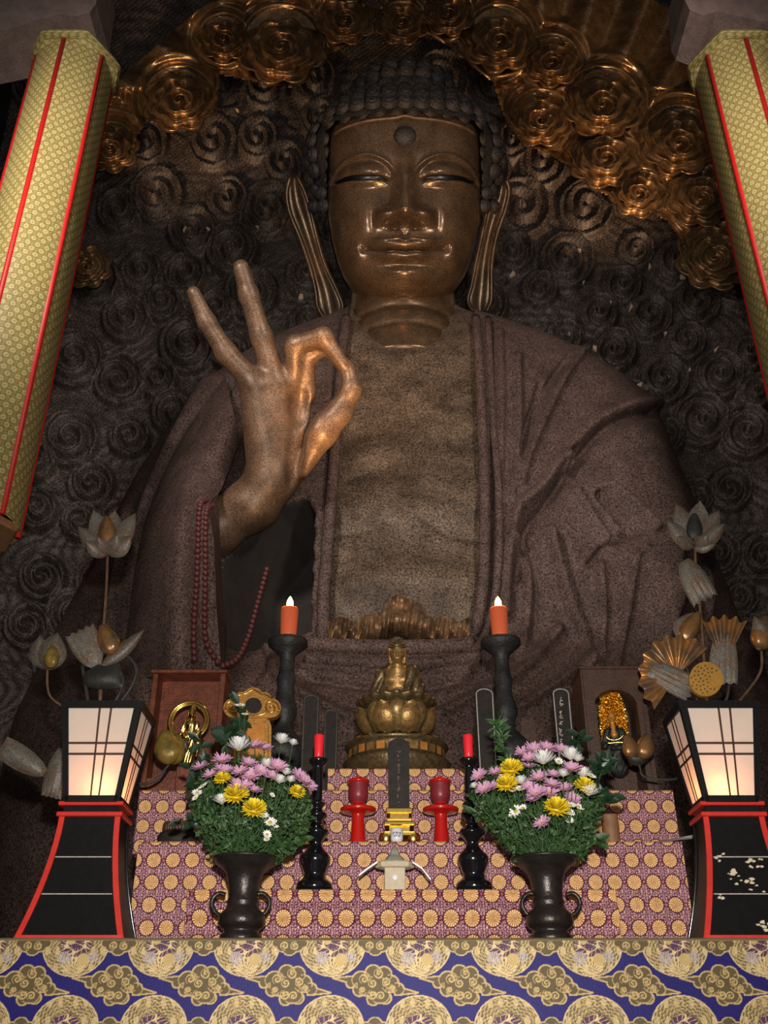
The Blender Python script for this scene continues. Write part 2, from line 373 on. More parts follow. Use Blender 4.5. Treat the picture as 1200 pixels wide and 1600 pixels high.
HOL = [(338, 880), (430, 790), (478, 775), (492, 800), (488, 900), (484, 985), (440, 1005), (380, 1020), (338, 1000)]
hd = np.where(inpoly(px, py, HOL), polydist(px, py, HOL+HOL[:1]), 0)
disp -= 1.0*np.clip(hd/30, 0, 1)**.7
disp *= front
nrm = np.stack([np.sin(ang), -np.cos(ang), 0*ang], -1)[None]
BR = B0+disp[..., None]*nrm
BR[..., 2] += .0
# ripple noise
F = gridf(len(rowpy), len(ang), False, True)
fc = F.mean(1).astype(int)
fpx, fpy = px.reshape(-1)[F].mean(1), py.reshape(-1)[F].mean(1); ff = np.repeat(front, len(rowpy), 0).reshape(-1)[F].all(1)
keep = ~(inpoly(fpx, fpy, OPEN) & ff)
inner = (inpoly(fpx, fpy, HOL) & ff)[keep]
M['hollow_shade'] = mat('sleeve_hollow_shade', (.034, .028, .026), .8, 0, .4, 4, grain=.5)  # shade of the sleeve hollow, put into the colour of the recessed robe faces
robe = mk('robe', (BR.reshape(-1, 3), F[keep]), M['robe'], GB, mats=[M['robe'], M['hollow_shade']], fmat=inner.astype(int))
# chest: the body under the robe
CH = ring_xyz(.10); cpx, cpy = proj(CH)
cd = np.zeros_like(cpx)
for pts, wd, h in [([(655, 805), (700, 835), (752, 845)], 6, -.04), ([(515, 838), (570, 830), (600, 815)], 6, -.03), ([(530, 520), (600, 560), (690, 560), (745, 520)], 26, .05), ([(540, 770), (600, 790), (640, 792)], 34, .04), ([(660, 792), (700, 790), (745, 770)], 34, .04), ([(640, 640), (640, 780)], 16, -.04), ([(560, 915), (640, 905), (720, 915)], 30, .12)]:
    cd += h*np.exp(-(polydist(cpx, cpy, pts)/wd)**2)
CH += (cd*front)[..., None]*nrm
cf = F[inpoly(fpx, fpy, [(545, 430), (520, 560), (508, 740), (492, 1000), (500, 1030), (740, 1030), (770, 960), (775, 740), (765, 560), (745, 430)]) & ff]
mk('torso', (CH.reshape(-1, 3), cf), M['chest'], GB)
bv = BR.reshape(-1, 3); bq = np.stack([px.ravel(), py.ravel()], 1); bm = np.repeat(front, len(rowpy), 0).ravel()
bv, bq = bv[bm], bq[bm]
# a vertex hidden round the side can share a pixel: keep to the nearer ones
def onrobe(x, y):
    d = (bq[:, 0]-x)**2+(bq[:, 1]-y)**2; i = np.argsort(d)[:6]; w = 1/(d[i]+.5); return (bv[i]*w[:, None]).sum(0)/w.sum()
def hem(pts, r, off=.04, n=10):
    q = cat(pts, n); p = np.array([onrobe(*a) for a in q]); p[:, 1] -= off
    for _ in range(3): p[1:-1] = (p[:-2]+2*p[1:-1]+p[2:])/4
    return tube(p, r, 8)
mk('collar_hem', [hem(OPEN[1:9], .075), hem(OPEN[9:-1], .07), hem([(762, 500), (768, 560), (772, 640), (776, 740), (777, 830), (774, 900), (768, 960), (750, 1010), (715, 1038)], .05)], M['robe'], robe)
# waist hem and pleated knot
mk('waist_sash', [hem([(470, 1010), (540, 1014), (640, 1016), (740, 1012)], .10), hem([(478, 1036), (560, 1044), (660, 1046), (745, 1036)], .085)], M['robe'], robe)
def knot_sheet():
    nu, nv = 320, 40; u = np.linspace(0, 1, nu); v = np.linspace(0, 1, nv); U, V = np.meshgrid(u, v, indexing='ij')
    X = 512+U*222; top = 972-38*np.exp(-((X-628)/36)**2)-8*np.abs(np.sin(U*17)); bot = 1006+0*X
    Y = top+(bot-top)*V
    pl = np.sin(U*80+1.6*np.sin(V*3+U*9))*.55+.45*np.sin(U*131+V*5)
    dome = np.exp(-((X-628)/40)**2)
    dep = .10+.075*pl*(1-.3*dome)+.22*dome*np.sin(PI*np.clip(V*1.1, 0, 1))+.10*np.sin(PI*V)
    nose = np.exp(-(((X-625)/14)**2+((Y-948)/9)**2)); dep -= .22*nose
    base = np.array([onrobe(512+222*a, 1000) for a in u])[:, 1]
    yy = np.convolve(np.pad(base, 10, mode='edge'), np.ones(21)/21, 'valid')
    pts = P(X, Y, (yy[:, None]-dep)); return pts.reshape(-1, 3), gridf(nu, nv)
mk('pleated_knot', knot_sheet(), M['knot'], GB)
# neck with rings
nk = [(1.02, 10.35), (1.0, 10.6), (.96, 10.78), (.93, 10.86), (.95, 10.95), (.93, 11.1), (.88, 11.2), (.86, 11.25), (.89, 11.34), (.88, 11.5), (.84, 11.8), (.8, 12.3)]
xn = float(P(632, 480, 11.2)[0])
mk('neck', lathe([(r, z) for r, z in cat(nk, 5)], (xn, 12.02, 0), 64), M['face'], GB)
# ------------------------------------------------------------------ head
HO = P(631, 350, 11.0); HS = S(350, 11.0); TI = math.radians(28)
HF = np.array([0, -math.cos(TI), -math.sin(TI)]); HU = np.array([0, -math.sin(TI), math.cos(TI)]); HX = np.array([1., 0, 0])
def H(x, a, b):
    x, a, b = np.broadcast_arrays(x, a, b); return HO+HS*(x[..., None]*HX+a[..., None]*HF+(43+(b[..., None]-43)*.90)*HU)
ww = np.array([(-150, 4), (-149, 20), (-146, 36), (-140, 52), (-130, 68), (-116, 82), (-95, 95), (-69, 104), (-34, 112), (0, 117), (43, 120), (85, 120), (144, 117), (170, 108)])
dd = np.array([(-150, 30), (-149, 48), (-146, 62), (-140, 74), (-130, 84), (-116, 90), (-95, 93), (-69, 95), (-34, 96), (0, 95), (43, 92), (85, 93), (144, 88), (170, 78)])
bb = np.concatenate([np.linspace(-150, -138, 24, endpoint=False), np.linspace(-138, 170, 310)])
aa = np.concatenate([np.linspace(-PI, -1.75, 10, endpoint=False), np.linspace(-1.75, 1.75, 340, endpoint=False), np.linspace(1.75, PI, 10)])
wv, dv = np.interp(bb, ww[:, 0], ww[:, 1]), np.interp(bb, dd[:, 0], dd[:, 1])
kk = np.ones(9)/9; wv[24:] = np.convolve(np.pad(wv, 4, mode='edge'), kk, 'valid')[24:]; dv[24:] = np.convolve(np.pad(dv, 4, mode='edge'), kk, 'valid')[24:]
e = 2/2.35
sx, cx_ = np.sin(aa), np.cos(aa)
FXx = wv[:, None]*np.sign(sx)*np.abs(sx)**e; FA = np.where(cx_ > 0, dv[:, None], 100)*np.sign(cx_)*np.abs(cx_)**e; FB = np.repeat(bb[:, None], len(aa), 1)
x, b = FXx, FB; ax_ = np.abs(x)
G = lambda cx, cb, sx_, sb: np.exp(-((x-cx)/sx_)**2-((b-cb)/sb)**2)
G2 = lambda cx, cb, sx_, sb: np.exp(-((ax_-cx)/sx_)**2-((b-cb)/sb)**2)
sig = lambda t: 1/(1+np.exp(-np.clip(t, -30, 30)))
h = np.zeros_like(x)
# brow / eye socket
brow = np.interp(ax_, *np.array(cat([(12, 38), (20, 54), (34, 67), (52, 75), (70, 76), (90, 71), (104, 62), (116, 48)], 8)).T)
below = sig((brow-b)/2.2)*sig((b-18)/9)*sig((ax_-17)/4)*sig((118-ax_)/5)
h -= 8*below
h += 3.5*np.exp(-((b-brow-3)/5)**2)*sig((ax_-14)/4)*sig((112-ax_)/6)
h += 15*np.exp(-((ax_-66)/36)**4-((b-52)/22)**2)*sig((brow-b)/4)
slit = np.interp(ax_, [24, 34, 64, 96, 112], [38.5, 41, 42, 46, 50]); sm_ = sig((ax_-27)/2)*sig((108-ax_)/3)
h -= 12*np.exp(-((b-slit)/3.2)**2)*sm_
h += 3.5*np.exp(-((b-slit+9)/5)**2)*sm_
# nose
nb = np.interp(b, [-47, -43, -37, -31, -25, -4, 28, 60, 80, 100], [0, 3, 20, 33, 36, 29, 17, 8, 4, 0])
nw = np.interp(b, [-42, -27, -14, 26, 60, 90], [21, 21, 16, 10.5, 11, 20])
h += nb*np.exp(-(ax_/nw)**2.1*0.9)
h += 16*G2(31, -29, 13, 13)*sig((b+42)/1.6); h -= 4*G2(48, -30, 5, 14)
h -= 13*G2(15, -42, 9, 5)
# cheeks, mouth
h += 5*G2(66, -20, 34, 34)
h -= 3*G(0, -55, 7, 8); h += 2*G2(11, -55, 6, 8)
mo = -84+np.interp(ax_, [0, 10, 30, 46, 62], [-1.5, 0, 1.5, 6, 13]); mw = sig((58-ax_)/3)
h += 15*np.exp(-((b-mo-10)/10)**2)*np.exp(-(ax_/48)**4)
h += 15*np.exp(-((b-mo+9)/8.5)**2)*np.exp(-(ax_/38)**4)
h -= 9*np.exp(-((b-mo)/2.6)**2)*mw
h += 4*np.exp(-((b-mo-19-np.interp(ax_, [0, 9, 40], [-3, 1, -6]))/2.2)**2)*np.exp(-(ax_/42)**4)
h -= 5*G2(60, -74, 7, 7); h += 7*G2(72, -88, 12, 26)
h -= 5*G(0, -104, 30, 5); h += 12*G(0, -121, 34, 13)
FA2 = FA+h*sig((np.cos(aa)[None]-.02)/.03)
hp = H(FXx, FA2, FB)
face_o = mk('face', (hp.reshape(-1, 3), gridf(len(bb), len(aa), False, True).tolist()+[list(range(len(aa)))[::-1]]), M['face'], GB)
def face_at(qx, qb):
    m = np.cos(aa)[None]+0*x > .05; d = np.where(m, (x-qx)**2+(b-qb)**2, 1e9); i = np.unravel_index(np.argmin(d), d.shape); return FA2[i]
# eyes: dark almond slits
for s in (-1, 1):
    t = np.linspace(0, 1, 30); ex = 29+t*77; ec = np.interp(ex, [24, 34, 64, 96, 112], [38.5, 41, 42, 46, 50]); hh = 4.2*np.sin(PI*t)**.6+.3
    A = np.array([face_at(s*q, c+6) for q, c in zip(ex, ec)])-2.5
    A = np.convolve(np.pad(A, 3, mode='edge'), np.ones(7)/7, 'valid')
    V = np.concatenate([H(s*ex, A, ec+hh), H(s*ex, A+1.2, ec), H(s*ex, A-.5, ec-hh)]); mk('eye', (V, gridf(3, 30)), M['eye'], face_o)
ua = face_at(0, 108)
mk('urna', [(H(17*np.cos(t)*np.cos(p), ua+11*np.sin(p)-1, 108+17*np.sin(t)*np.cos(p)).reshape(-1, 3), gridf(24, 12, True)) for t, p in [np.meshgrid(np.linspace(0, 2*PI, 24, endpoint=False), np.linspace(0, PI/2, 12), indexing='ij')]], M['hairm'], face_o)
# hair: cap + snail curls
def hairR(t, p):
    "direction (azimuth t from front, elevation p) -> local point of the hair dome"
    dx, da, db = np.sin(t)*np.cos(p), np.cos(t)*np.cos(p), np.sin(p)
    r1 = 1/np.sqrt((dx/150)**2+(da/120)**2+(db/122)**2)
    return dx*r1, -8+da*r1, 105+db*r1
t, p = np.meshgrid(np.linspace(-PI, PI, 96, endpoint=False), np.linspace(-.95, PI/2-.001, 60), indexing='ij')
hx, ha, hb = hairR(t, p)
hcut = ((hb > 140) | (np.abs(hx) > 116) | (ha < 20))
hf = gridf(96, 60, True); hk = hcut.ravel()[hf].all(1)
us = np.stack(np.meshgrid(np.linspace(-PI, PI, 64, endpoint=False), np.linspace(-.5, PI/2, 30), indexing='ij'), 0)
ux, ua_, ub = 78*np.sin(us[0])*np.cos(us[1]), -12+78*np.cos(us[0])*np.cos(us[1]), 214+60*np.sin(us[1])
def curl(n, r):
    "snail-shell curl: mesh in local coords, axis +z"
    ph = np.linspace(0, 2*PI, 14, endpoint=False); rr = np.linspace(1, .04, 9)
    R, A = np.meshgrid(rr, ph, indexing='ij')
    Z = np.sqrt(np.clip(1.02-R**2, 0, 1))*.80+.11*np.cos(A+R*4*PI*1.3)*np.sin(PI*R)
    return np.stack([r*R*np.cos(A), r*R*np.sin(A), r*Z], -1).reshape(-1, 3), gridf(9, 14, False, True)
cv, cfc = curl(0, 1.0)
parts = [(H(hx, ha, hb).reshape(-1, 3), hf[hk]), (H(ux, ua_, ub).reshape(-1, 3), gridf(64, 30, True))]
def place(c, nrm_, r):
    nrm_ = nrm_/np.linalg.norm(nrm_); uu = np.cross(nrm_, [0, 0, 1.01]); uu /= np.linalg.norm(uu); vv = np.cross(nrm_, uu)
    q = cv*r; loc = np.asarray(c)+q[:, :1]*uu+q[:, 1:2]*vv+q[:, 2:]*nrm_
    parts.append((H(loc[:, 0], loc[:, 1], loc[:, 2]), cfc))
for row, pe in enumerate(np.arange(-.72, 1.5, .168)):
    n = max(4, int(round(2*PI*math.cos(pe)*140/27)))
    for i in range(n):
        tt = -PI+2*PI*(i+.5*(row % 2))/n; X_, A_, B_ = hairR(tt, pe)
        if A_ < -70: continue
        if B_ < 150 and A_ > 10 and abs(X_) < 126: continue
        if B_ < 60 and A_ > -10 and abs(X_) < 132: continue
        place((X_, A_, B_), np.array([X_/150**2, (A_+8)/120**2, (B_-105)/122**2])*1e4, 14.5)
for i in range(10):   # front hairline row
    xx = -112+224*i/9.0; place((xx, 84*math.sqrt(max(.06, 1-(xx/135)**2)), 152+3*(1-abs(xx)/112)), np.array([xx/90, 1.0, .35]), 14)
for s in (-1, 1):     # side-locks beside the face
    for i, bq_ in enumerate(np.arange(20, 150, 22)): place((s*(124+2*math.sin(i)), 30-.12*(150-bq_), bq_), np.array([s*1., .8, 0]), 13); place((s*140, 4-.12*(150-bq_), bq_+10), np.array([s*1., .5, 0]), 13)
for pe in np.arange(-.1, 1.5, .31):
    n = max(3, int(round(2*PI*math.cos(pe)*78/27)))
    for i in range(n):
        tt = -PI+2*PI*(i+.3*pe)/n; d = np.array([math.sin(tt)*math.cos(pe), math.cos(tt)*math.cos(pe), math.sin(pe)])
        if d[1] < -.4: continue
        place((78*d[0], -12+78*d[1], 214+60*d[2]), d, 13.5)
mk('hair_curls', parts, M['hairm'], GB)
# hairline band
q = np.linspace(-108, 108, 40)
mk('hairline', tube(H(q, np.array([face_at(v, 138) for v in q])+1.0, 139+4*np.exp(-(q/10)**2)-.0006*q*q), .022, 6), M['skin'], face_o)
# ears
def ear(s):
    FR = Frame(631, 350, 11.75)
    ctl = [(-168, -72, 0, 7), (-166, -50, 0, 17), (-160, -20, 0, 20), (-148, 20, -4, 16), (-136, 60, -8, 15), (-124, 95, -12, 20), (-118, 122, -14, 24), (-117, 140, -14, 14)] if s < 0 else [(152, -62, 0, 7), (150, -45, 0, 15), (143, -18, 0, 17), (132, 20, -4, 14), (124, 60, -8, 15), (120, 95, -12, 19), (117, 118, -14, 22), (118, 136, -14, 12)]
    c = cat(ctl, 6); n = len(c); a = np.linspace(0, 2*PI, 20, endpoint=False); rings = []
    for x_, y_, d_, w_ in c:
        ca, sa = np.cos(a), np.sin(a); dep = d_+13*sa-6*np.exp(-(ca/.45)**2)*(sa < 0)*-1.6
        rings.append(FR.w(631+x_+w_*ca, np.full_like(a, 350+y_), dep))
    g = [loft(rings)]
    L_ = c[:, 0]-c[:, 3]*.82; R_ = c[:, 0]+c[:, 3]*.82
    for ed in (L_, R_): g.append(tube(FR.w(631+ed, 350+c[:, 1], c[:, 2]-10), 4.0*FR.s, 6))
    return g
for s in (-1, 1): mk('ear', ear(s), M['face'], GB)
# ------------------------------------------------------------------ raised right hand + forearm (one continuous surface)
FH = Frame(440, 640, 9.25)
def hand_fn(X, Y, Z):
    cp = lambda a, b, ra, rb: capsule(X, Y, Z, a, b, ra, rb)
    d = cp((285, 895, 45), (345, 836, 12), 42, 40)
    d = smin(d, cp((345, 836, 12), (405, 790, 0), 40, 39), 24)
    d = smin(d, cp((405, 790, 0), (430, 758, -4), 39, 34), 20)
    # palm: pinky side, centre, index side
    d = smin(d, cp((428, 750, -4), (398, 610, 2), 35, 25), 20)
    d = smin(d, cp((440, 740, 4), (432, 605, 12), 28, 24), 20)
    d = smin(d, cp((455, 735, 8), (468, 612, 16), 24, 21), 18)
    # thenar pad and thumb
    d = smin(d, cp((479, 732, -18), (503, 668, -24), 11, 25), 7)
    d = smin(d, cp((503, 668, -24), (528, 638, -26), 25, 19), 12)
    d = smin(d, cp((528, 640, -24), (545, 602, -28), 19, 15), 10)
    d = smin(d, cp((545, 602, -28), (538, 566, -20), 15, 10), 8)
    # little finger, ring finger stretched up
    f = cp((398, 604, 0), (350, 560, 0), 18, 16); f = smin(f, cp((350, 560, 0), (318, 515, -2), 16, 14), 10); f = smin(f, cp((318, 515, -2), (296, 473, -6), 14, 10.5), 8); d = smin(d, f, 12)
    f = cp((428, 600, 8), (402, 530, 8), 19, 16.5); f = smin(f, cp((402, 530, 8), (379, 468, 5), 16.5, 15), 10); f = smin(f, cp((379, 468, 5), (365, 428, 2), 15, 12.5), 8); d = smin(d, f, 12)
    # bent middle / index finger meeting the thumb
    f = cp((458, 598, 14), (454, 540, -4), 16, 15); f = smin(f, cp((456, 538, -4), (497, 524, -24), 15, 14), 8); f = smin(f, cp((497, 524, -24), (528, 562, -26), 14, 10), 8); d = smin(d, f, 9)
    f = cp((478, 612, 18), (474, 556, 8), 14, 13); f = smin(f, cp((474, 556, 8), (505, 536, -4), 13, 12), 7); f = smin(f, cp((505, 536, -4), (530, 566, -14), 12, 10), 6); d = smin(d, f, 8)
    # hollow of the palm
    d = -smin(-d, ellip(X, Y, Z, (470, 630, -34), (23, 46, 46)), 8)
    d = -smin(-d, capsule(X, Y, Z, (466, 640, -28), (466, 748, -30), 15, 12), 6)
    return d
hv, hfq = sdf_mesh(hand_fn, (250, 395, -90), (575, 950, 100), 2.6)
hand = mk('raised_hand', (FH.w(hv[:, 0], hv[:, 1], hv[:, 2]), hfq), M['skin'], GB)
# ------------------------------------------------------------------ sleeve hanging from the forearm
def sleeve():
    nu, nv = 70, 90
    Lp = cat([(352, 588, 11.0), (300, 660, 10.8), (255, 740, 10.6), (222, 830, 10.4), (205, 930, 10.3), (190, 1060, 10.2)], 10)
    Rp = cat([(375, 690, 10.2), (345, 765, 9.6), (326, 792, 8.85), (334, 850, 8.78), (338, 950, 8.78), (346, 1052, 8.85)], 10)
    rs = lambda q: np.stack([np.interp(np.linspace(0, len(q)-1, nv), np.arange(len(q)), q[:, i]) for i in range(3)], 1); Lp, Rp = rs(Lp), rs(Rp)
    u = np.linspace(0, 1, nu)[:, None]
    X = Lp[:, 0]*(1-u)+Rp[:, 0]*u; Yp = Lp[:, 1]*(1-u)+Rp[:, 1]*u; D_ = Lp[:, 2]*(1-u)+Rp[:, 2]*u
    D_ = D_-.45*np.sin(PI*u)-.06*np.sin(u*15+1.2)*np.clip((Yp-700)/150, 0, 1)*np.sin(PI*u)**.5
    a = P(X, Yp, D_)
    # turned edge going back inside
    ub = np.linspace(0, 1, 16)[1:][:, None]
    X2 = Rp[:, 0]+0*ub+8*np.sin(ub*PI/2); D2 = Rp[:, 2]+1.1*ub; Y2 = Rp[:, 1]-70*ub*(D2-Rp[:, 2])/1.1
    bk = P(X2, Y2, D2)
    V = np.concatenate([a, bk]); return V.reshape(-1, 3), gridf(nu+15, nv)
slv = mk('hanging_sleeve', sleeve(), M['robe'], GB)
# ------------------------------------------------------------------ prayer beads
def strand(pts, Y0): return cat([tuple(P(a, b_, y)) for a, b_, y in pts], 30)
PB = thing('prayer_beads', 'long string of dark red prayer beads hanging from the great statue\'s raised forearm', 'beads', tuple(P(320, 790, 8.85)))
strands = [strand([(322, 782, 8.80), (312, 796, 8.55), (308, 900, 8.52), (303, 980, 8.52), (304, 1035, 8.55)], 0), strand([(332, 790, 8.84), (322, 804, 8.58), (321, 900, 8.56), (320, 960, 8.58), (323, 1005, 8.6), (345, 1042, 8.7)], 0), strand([(417, 890, 9.2), (402, 945, 9.1), (388, 995, 9.0), (370, 1030, 8.85), (345, 1042, 8.7)], 0)]
mk('cord', [tube(s_[::4], .008, 5) for s_ in strands], M['bead'], PB)
proto = None; br = .030
for s_ in strands:
    L_ = np.r_[0, np.cumsum(np.linalg.norm(np.diff(s_, axis=0), axis=1))]
    for q_ in np.arange(0, L_[-1], br*2.02):
        c = np.array([np.interp(q_, L_, s_[:, i]) for i in range(3)])
        if proto is None:
            proto = mk('bead', lathe([(br*math.sin(t_), -br*math.cos(t_)) for t_ in np.linspace(0.02, PI-.02, 9)], (0, 0, 0), 12), M['bead'], PB, raw=True); o = proto
        else:
            o = proto.copy(); C.objects.link(o); o.parent = PB
        o.location = c-ROOTLOC[PB]
# ================================================================== MANDORLA
MD = thing('carved_halo', 'vast dark carved halo screen of swirling clouds behind the great statue', 'halo', (0, 13.4, 0))
YM = 13.4
gx = np.linspace(-7.4, 7.4, 620); gz = np.linspace(0.0, 23.4, 960); GX, GZ = np.meshgrid(gx, gz, indexing='ij')
mpx, mpy = proj(np.stack([GX, np.full_like(GX, YM), GZ], -1))
hgt = np.zeros_like(GX); own = np.full_like(GX, 1e9); cs = []
r2 = np.random.default_rng(11)
tries = 0
while tries < 6000 and len(cs) < 190:
    tries += 1; c = (r2.uniform(40, 1190), r2.uniform(150, 1050), r2.uniform(27, 46))
    if all(math.hypot(c[0]-q[0], c[1]-q[1]) > (c[2]+q[2])*.86 for q in cs): cs.append(c)
for cx_i, cy_i, cr in cs:
    m = (np.abs(mpx-cx_i) < cr*1.25) & (np.abs(mpy-cy_i) < cr*1.25)
    qx, qy = mpx[m]-cx_i, mpy[m]-cy_i; d = np.hypot(qx, qy); a_ = np.arctan2(qy, qx); s_ = 1 if (cx_i*7+cy_i) % 2 < 1 else -1
    w_ = .5+.5*np.cos(a_*s_+d/cr*2*PI*2.1); sc_ = 1+.07*np.abs(np.sin(a_*4))
    v_ = (np.clip(1-(d/(cr*sc_))**4, 0, 1))*(.05+.17*w_)+.12*np.exp(-((d-cr*.97)/3.5)**2)
    hgt[m] = np.maximum(hgt[m], v_)
flow = .02*np.sin((mpx*.16+9*np.sin(mpy*.045)))*np.sin(mpy*.10+6*np.sin(mpx*.03)); hgt += flow*(hgt < .05)
rag = .02*np.sin(mpx*.9+mpy*.35)*np.sin(mpy*.8-mpx*.2); hgt += rag
hgt += .9*np.clip((GZ-14)/9, 0, 1)**2*1.2
EL = np.hypot((mpx-622)/700., (mpy-560)/690.)
mk('carved_panel', (np.stack([GX, YM-hgt, GZ], -1).reshape(-1, 3), gridf(620, 960)), M['relief'], MD)
# broken gesso chips
ch = []
for (a_, b_) in [(401, 355), (370, 171), (660, 1), (290, 357), (800, 428), (930, 543), (985, 480), (912, 440), (1040, 520), (1120, 545), (1068, 430), (990, 605), (1000, 600), (760, 425), (1015, 415), (890, 520), (1080, 575), (470, 463), (905, 390), (1150, 560), (865, 590), (325, 355), (95, 345), (60, 690), (1030, 900), (1052, 948), (1053, 975), (1180, 430), (955, 470)]:
    n = 6; an = np.sort(r2.uniform(0, 2*PI, n)); el = r2.uniform(.3, 1); rot = r2.uniform(0, PI); R_ = r2.uniform(2.5, 6.5)
    xx = R_*np.cos(an); yy = R_*el*np.sin(an); qx = a_+xx*math.cos(rot)-yy*math.sin(rot); qy = b_+xx*math.sin(rot)+yy*math.cos(rot)
    ch.append(extrude_px(np.stack([qx, qy], 1), 13.0-1.08*max(0, (zat(b_, 13)-14)/9)**2, .05))
for c_ in ch: mk('plaster_chip', c_, M['chip'], MD, smooth=False)
# gilded clouds
BANDR = [(585, -10), (600, 30), (650, 45), (700, 75), (735, 105), (768, 130), (790, 195), (815, 225), (860, 245), (900, 268), (935, 300), (965, 318), (1010, 330), (1040, 345), (1065, 380), (1090, 430), (1130, 447), (1230, 440), (1230, 60), (1060, 20), (1010, -10)]
BANDL = [(575, -10), (560, 60), (520, 85), (480, 120), (455, 138), (400, 130), (345, 118), (342, 160), (330, 185), (275, 200), (232, 190), (215, 215), (205, 245), (150, 268), (120, 240), (150, 160), (220, 90), (300, 20), (340, -10)]
CL = [(780, 62, 56), (628, 34, 40), (845, 186, 48), (942, 162, 60), (946, 246, 54), (1062, 222, 58), (998, 302, 42), (1096, 308, 52), (1118, 402, 58), (700, 20, 40), (862, 96, 44), (1180, 160, 60), (1185, 330, 50), (440, 72, 66), (280, 156, 54), (172, 232, 42), (135, 416, 38), (540, 30, 44), (350, 60, 40)]
for band in (BANDR, BANDL):
    bp = np.array(band, float); x0, y0 = bp.min(0); x1, y1 = bp.max(0)
    U, V = np.meshgrid(np.arange(x0, x1, 3.0), np.arange(y0, y1, 3.0), indexing='ij')
    ins = inpoly(U, V, band); ed = polydist(U, V, band+band[:1])
    dc = np.min([np.hypot(U-c[0], V-c[1])-c[2] for c in CL], 0)
    hh = .07*np.cos(np.clip(dc, -5, 200)*2*PI/20)+.10+.16*np.exp(-((ed-3)/5)**2)
    streak = np.sin(np.arctan2(V-520, U-625)*46+np.hypot(U-625, V-520)*.02); wS = np.clip((V < 140)*np.clip(dc/30, 0, 1), 0, 1)
    hh = hh*(1-wS)+wS*(.10+.12*streak)
    pts = P(U, V, 13.02-hh-.9*np.clip((zat(0, 13)*0+P(U, V, 13.0)[..., 2]-14)/9, 0, 1)**2*1.2)
    Fb = gridf(*U.shape); kb = ins.ravel()[Fb].all(1)
    mk('cloud_band', (pts.reshape(-1, 3), Fb[kb]), M['cloudb'] if 'cloudb' in M else M['cloud'], MD)
def cloud(cx_i, cy_i, cr):
    nr, na = 34, 96; r_ = np.linspace(.02, 1, nr); a_ = np.linspace(0, 2*PI, na, endpoint=False); R_, A_ = np.meshgrid(r_, a_, indexing='ij')
    lob = 1+.20*(np.abs(np.sin(A_*4.0+cx_i))-.6)*R_**3
    rr = R_*cr*lob; X_ = cx_i+rr*np.cos(A_)*1.08; Y_ = cy_i+rr*np.sin(A_)*.92
    sg = 1 if int(cx_i) % 2 else -1; hh = .10*(1-R_**8)+.08*np.exp(-((R_-.93)/.045)**2)
    for rk, nl, am in ((.70, 3.5, .07), (.42, 2.5, .08)):
        ed = rk*(1+.13*(np.abs(np.sin(A_*nl+cy_i+rk*9))-.6)); hh = hh+.12/(1+np.exp(np.clip((R_-ed)/.018, -40, 40)))+.07*np.exp(-((R_-ed+.05)/.04)**2)
    hh = hh+.09*np.cos(A_*sg+R_*2*PI*4)*np.clip(1-R_/.34, 0, 1)**.5
    z0 = P(np.array([cx_i]), np.array([cy_i]), 13.0)[0, 2]; lean = 1.08*np.clip((z0-14)/9, 0, 1)**2
    return P(X_, Y_, 12.92-hh-lean).reshape(-1, 3), gridf(nr, na, False, True)
for c in CL: mk('cloud_scroll', cloud(*c), M['cloud'], MD)
# ceiling beam ends
def beam(pts, name):
    p = np.asarray(pts, float); structure(name, extrude_px(p, 6.6, .6), M['beamwood'])
beam([(-60, -60), (160, -60), (150, 5), (140, 20), (118, 25), (95, 22), (60, 30), (20, 44), (-60, 60)], 'trim_1')
beam([(1065, -60), (1070, 0), (1078, 16), (1100, 24), (1120, 18), (1150, 24), (1185, 32), (1270, 36), (1270, -60)], 'trim_2')
# ================================================================== ALTAR
YT, YL, YMID, YU, YB = 4.75, 5.2, 5.55, 5.92, 5.93
ZT, ZL, ZM, ZU, ZB = zat(1465, YT), zat(1389, YL), zat(1314, YMID), zat(1234, YU), zat(1200, YB)
def brocade(u, w):
    "purple-and-gold medallion brocade, metres"
    pu, pw = .102, .112; ci, cj = np.floor(u/pu), np.floor(w/pw)
    x = u-(ci+.5)*pu; y = w-(cj+.5)*pw; r = np.hypot(x, y); a = np.arctan2(y, x); R = .0365
    q = 2*PI/.0255
    g = np.cos(q*u)*np.cos(q*w)+.6*np.cos(q*2*u+1)*np.cos(q*w*.5)+.5*np.cos(q*2*w)*np.cos(q*u*.5+.7)
    lines = np.abs(g) < .27
    col = np.where(lines[..., None], np.array([.68, .43, .40]), np.array([.105, .022, .078]))
    col = np.where((g > 1.15)[..., None], np.array([.42, .22, .30]), col)
    st = np.hypot((x+.075) % .15-.075 if False else np.abs(x)-.051, np.abs(y))
    col = np.where((np.abs(st-.010) < .003)[..., None], np.array([.10, .02, .07]), col); col = np.where((st < .0045)[..., None], np.array([.5, .12, .10]), col)
    med = r < R
    ray = np.cos(a*18+((ci*3+cj*5) % 7)) ; fan = np.where((ci+cj) % 3 == 0, 1, 0)
    gold = np.array([.84, .56, .27]); br_ = np.array([.24, .105, .04])
    mc = np.where((ray > .15)[..., None] & (r > .008)[..., None], br_, gold); mc = np.where((r < .007)[..., None], np.array([.6, .32, .14]), mc)
    mc = mc*(.82+.3*np.clip(r/R, 0, 1))[..., None]
    col = np.where(med[..., None], mc, col); col = np.where(((r >= R) & (r < R+.0065))[..., None], np.array([.06, .012, .035]), col)
    return col
